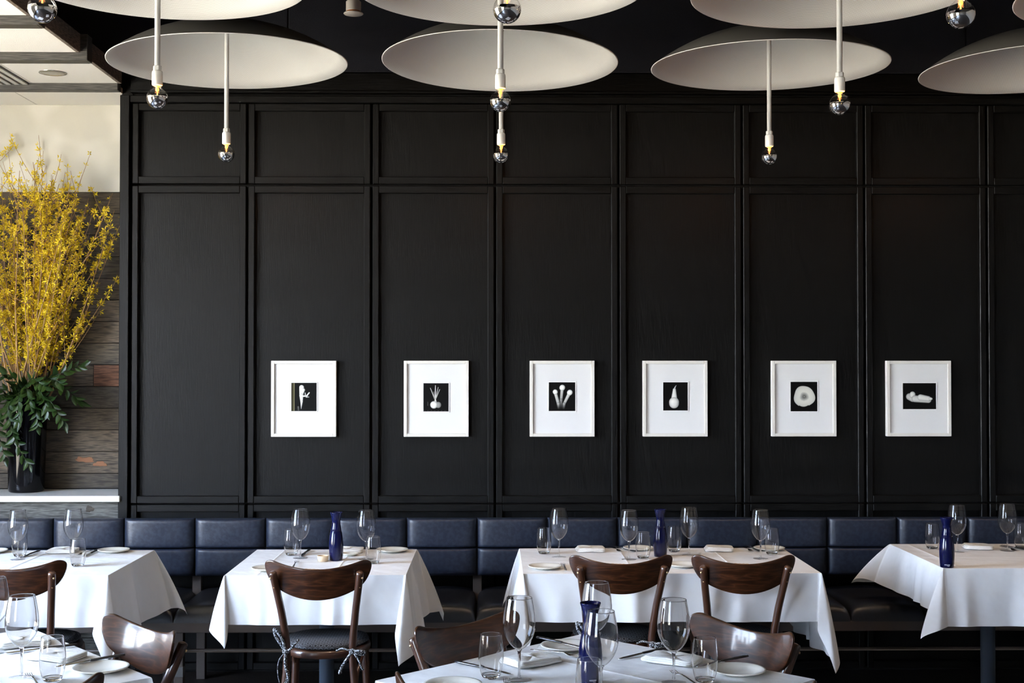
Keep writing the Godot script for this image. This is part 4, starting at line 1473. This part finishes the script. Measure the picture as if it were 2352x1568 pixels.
# ---------- vase with forsythia ----------
func vase_and_branches() -> void:
	var at := Vector3(-2.560, 0.945, -7.190)
	var vp := []
	for p in [[0.0, 0.0], [0.085, 0.0], [0.092, 0.005], [0.094, 0.02], [0.100, 0.20], [0.107, 0.42], [0.110, 0.52], [0.109, 0.526], [0.104, 0.526], [0.102, 0.50], [0.098, 0.30], [0.0, 0.28]]:
		vp.append(Vector2(p[0], p[1]))
	var v := solo("vase", lathe_mesh(vp, 56), M.vase_black, at)
	tag(v, "tall glossy black vase on the white stone shelf", "vase")
	var o := thing("forsythia_branches", "tall spray of yellow flowering branches in the black vase", "flowers", at + Vector3(0, 0.50, 0))
	var g := RandomNumberGenerator.new()
	g.seed = 5
	var spots := []
	for k in 62:
		var az := g.randf() * TAU
		var lean := pow(g.randf(), 0.8) * 0.62
		var l := g.randf_range(0.85, 1.32) * (1.0 - 0.12 * lean)
		if k < 14:
			l = g.randf_range(1.15, 1.42)
			lean = g.randf_range(0.05, 0.45)
		var dir := Vector3(sin(lean) * cos(az), cos(lean), sin(lean) * sin(az) * 0.42)
		if g.randf() < 0.25:
			dir.x = absf(dir.x)
		var p := Vector3(g.randf_range(-0.07, 0.07), -0.12, g.randf_range(-0.06, 0.06))
		var path := []
		var steps := 12
		var bend := Vector3(g.randf_range(-0.25, 0.25), 0.10, g.randf_range(-0.10, 0.10))
		var d := dir.normalized()
		for i in steps + 1:
			path.append(keep_in(p, o.position))
			d = (d + bend * 0.08 + Vector3(g.randf_range(-0.06, 0.06), 0, g.randf_range(-0.05, 0.05))).normalized()
			p += d * (l + 0.12) / steps
		var st := new_st()
		var radii := []
		for i in path.size():
			radii.append(lerpf(0.0052, 0.0013, float(i) / steps) * (0.7 if k % 3 else 1.0))
		tube(st, path, radii, 6)
		# side shoots
		for q in g.randi_range(2, 5):
			var i0 := g.randi_range(4, steps - 1)
			var base: Vector3 = path[i0]
			var sd := (Vector3(g.randf_range(-1, 1), g.randf_range(0.2, 1.3), g.randf_range(-0.6, 0.6))).normalized()
			var sl := g.randf_range(0.10, 0.30)
			var sp := []
			for i in 5:
				sp.append(keep_in(base + sd * sl * i / 4.0 + Vector3(0, 0.05 * sl * i * i / 4.0, 0), o.position))
			tube(st, sp, [0.0018, 0.0016, 0.0014, 0.0012, 0.0009], 5)
			for i in g.randi_range(5, 10):
				spots.append([(sp[0] as Vector3).lerp(sp[4], g.randf_range(0.1, 1.0)), sd])
		part("branch", done(st), M.stem_bark, o)
		for i in g.randi_range(32, 48):
			var t := g.randf_range(0.26, 0.97) * steps
			var i1 := int(t)
			spots.append([(path[i1] as Vector3).lerp(path[mini(i1 + 1, steps)], t - i1), d])
	# blossoms: four narrow petals on a short cup
	var kinds := []
	for k in 3:
		var st := new_st(false)
		for q in 4:
			var a := q * PI / 2 + 0.2 * k
			var ux := Vector3(cos(a), 0, sin(a))
			var uz := Vector3(-sin(a), 0, cos(a))
			var b := 0.003 + 0.002 * k
			var tip := ux * (0.0135 + 0.001 * k) + Vector3.UP * (0.010 - 0.003 * k)
			var mid1 := ux * 0.007 + uz * 0.0032 + Vector3.UP * (0.0075 - b * 0.3)
			var mid2 := ux * 0.007 - uz * 0.0032 + Vector3.UP * (0.0075 - b * 0.3)
			var root := ux * 0.001
			var keel := ux * 0.0075 + Vector3.UP * 0.005
			tri(st, root, mid1, keel)
			tri(st, mid1, tip, keel)
			tri(st, tip, mid2, keel)
			tri(st, mid2, root, keel)
		kinds.append(done(st))
	var placed := []
	for s in spots:
		var out := Vector3(g.randf_range(-1, 1), g.randf_range(-0.4, 1.1), g.randf_range(-0.7, 1)).normalized()
		var x := out.cross(Vector3(0.3, 0.2, 0.9)).normalized()
		var bs := Basis(x, out, x.cross(out)).scaled(Vector3.ONE * g.randf_range(1.0, 1.6))
		placed.append(Transform3D(bs, keep_in(s[0] + out * 0.006, o.position, 0.02)))
	placed.sort_custom(func(a, b): return a.origin.z > b.origin.z)
	var few := mini(300, placed.size())
	for k in few:
		var b := part("blossom", kinds[k % 3], M.petal_yellow, o)
		b.transform = placed[k]
	var mm := MultiMesh.new()
	mm.transform_format = MultiMesh.TRANSFORM_3D
	mm.mesh = kinds[0]
	mm.instance_count = placed.size() - few
	for k in range(few, placed.size()):
		mm.set_instance_transform(k - few, placed[k])
	var mi := MultiMeshInstance3D.new()
	mi.name = "blossoms"
	mi.multimesh = mm
	mi.material_override = M.petal_yellow
	mi.set_meta("kind", "stuff")
	o.add_child(mi, true)
	# glossy green sprays round the mouth of the vase
	var green := thing("leafy_sprays", "glossy green leaf sprays spilling over the black vase rim", "foliage", at + Vector3(0, 0.50, 0))
	var leaf := leaf_mesh()
	var sprays := [
		[Vector3(0.08, 0.04, 0.08), Vector3(0.20, 0.08, 0.10), Vector3(0.31, 0.00, 0.06)],
		[Vector3(0.08, 0.06, 0.02), Vector3(0.20, 0.15, 0.04), Vector3(0.30, 0.19, 0.02)],
		[Vector3(0.07, 0.03, 0.10), Vector3(0.18, 0.00, 0.16), Vector3(0.24, -0.11, 0.14)],
		[Vector3(0.06, 0.04, 0.10), Vector3(0.13, 0.05, 0.16), Vector3(0.17, -0.06, 0.17)],
		[Vector3(0.02, 0.04, 0.11), Vector3(0.05, 0.08, 0.17), Vector3(0.09, -0.02, 0.19)],
		[Vector3(-0.02, 0.03, 0.11), Vector3(-0.04, -0.05, 0.17), Vector3(-0.01, -0.20, 0.15)],
		[Vector3(-0.03, 0.02, 0.11), Vector3(-0.02, -0.18, 0.14), Vector3(0.05, -0.34, 0.12)],
		[Vector3(-0.06, 0.03, 0.10), Vector3(-0.14, -0.02, 0.16), Vector3(-0.18, -0.16, 0.14)],
		[Vector3(-0.08, 0.05, 0.06), Vector3(-0.22, 0.06, 0.10), Vector3(-0.32, -0.04, 0.10)],
		[Vector3(-0.05, 0.02, 0.10), Vector3(-0.10, -0.12, 0.15), Vector3(-0.07, -0.30, 0.13)],
		[Vector3(0.07, 0.06, 0.07), Vector3(0.15, 0.12, 0.12), Vector3(0.23, 0.10, 0.14)],
		[Vector3(0.0, 0.06, 0.09), Vector3(-0.05, 0.14, 0.14), Vector3(-0.14, 0.12, 0.18)],
		[Vector3(0.03, 0.05, 0.10), Vector3(0.08, 0.12, 0.15), Vector3(0.16, 0.08, 0.18)],
		[Vector3(0.04, 0.02, 0.11), Vector3(0.10, -0.02, 0.17), Vector3(0.12, -0.13, 0.17)],
		[Vector3(0.00, 0.04, 0.11), Vector3(0.02, 0.02, 0.18), Vector3(0.02, -0.10, 0.18)]]
	for s in sprays:
		var path := curve([Vector3(s[0].x * 0.4, -0.05, s[0].z * 0.4), s[0], s[1], s[2]], 6)
		for i in path.size():
			path[i] = keep_in(path[i], green.position)
		part("stem", tube_mesh(path, [0.0022], 5), M.leaf_green_0, green)
		for k in 19:
			var t := lerpf(0.22, 1.0, k / 18.0) * (path.size() - 1)
			var i := mini(int(t), path.size() - 2)
			var p: Vector3 = (path[i] as Vector3).lerp(path[i + 1], t - i)
			var along: Vector3 = (path[i + 1] - path[i]).normalized()
			var side := along.cross(Vector3(0, 0.3, 1)).normalized() * (1 if k % 2 else -1)
			var dir := (along * 0.8 + side * g.randf_range(0.4, 1.1) + Vector3(0, g.randf_range(-0.5, 0.15), g.randf_range(-0.1, 0.5))).normalized()
			if k == 18:
				dir = along
			var nrm := (Vector3(g.randf_range(-0.4, 0.4), g.randf_range(0.4, 1.0), g.randf_range(0.3, 1.0))).normalized()
			var xa := dir.cross(nrm).normalized()
			var lf := part("leaf", leaf, M["leaf_green_%d" % (k % 2)], green)
			var sc := g.randf_range(0.8, 1.25)
			lf.transform = Transform3D(Basis(xa, xa.cross(dir) * -1.0, dir * -1.0).scaled(Vector3.ONE * sc), p)


func keep_in(p: Vector3, base: Vector3, gap := 0.01) -> Vector3:
	var w := p + base
	w.z = clampf(w.z, -7.315 + gap, -6.86)
	if w.z < -6.93:
		w.x = minf(w.x, -2.008 - gap)
	return w - base


func leaf_mesh() -> ArrayMesh:
	var rows := []
	for i in 9:
		var t := i / 8.0
		var wd := 0.0135 * pow(sin(PI * pow(t, 0.75)), 0.9) if i < 8 else 0.0
		var r := PackedVector3Array()
		for j in 5:
			var u := j / 2.0 - 1.0
			r.append(Vector3(u * wd, absf(u) * wd * 0.35 - 0.012 * t * t, -0.058 * t))
		rows.append(r)
	return sheet_mesh(rows, false, true)
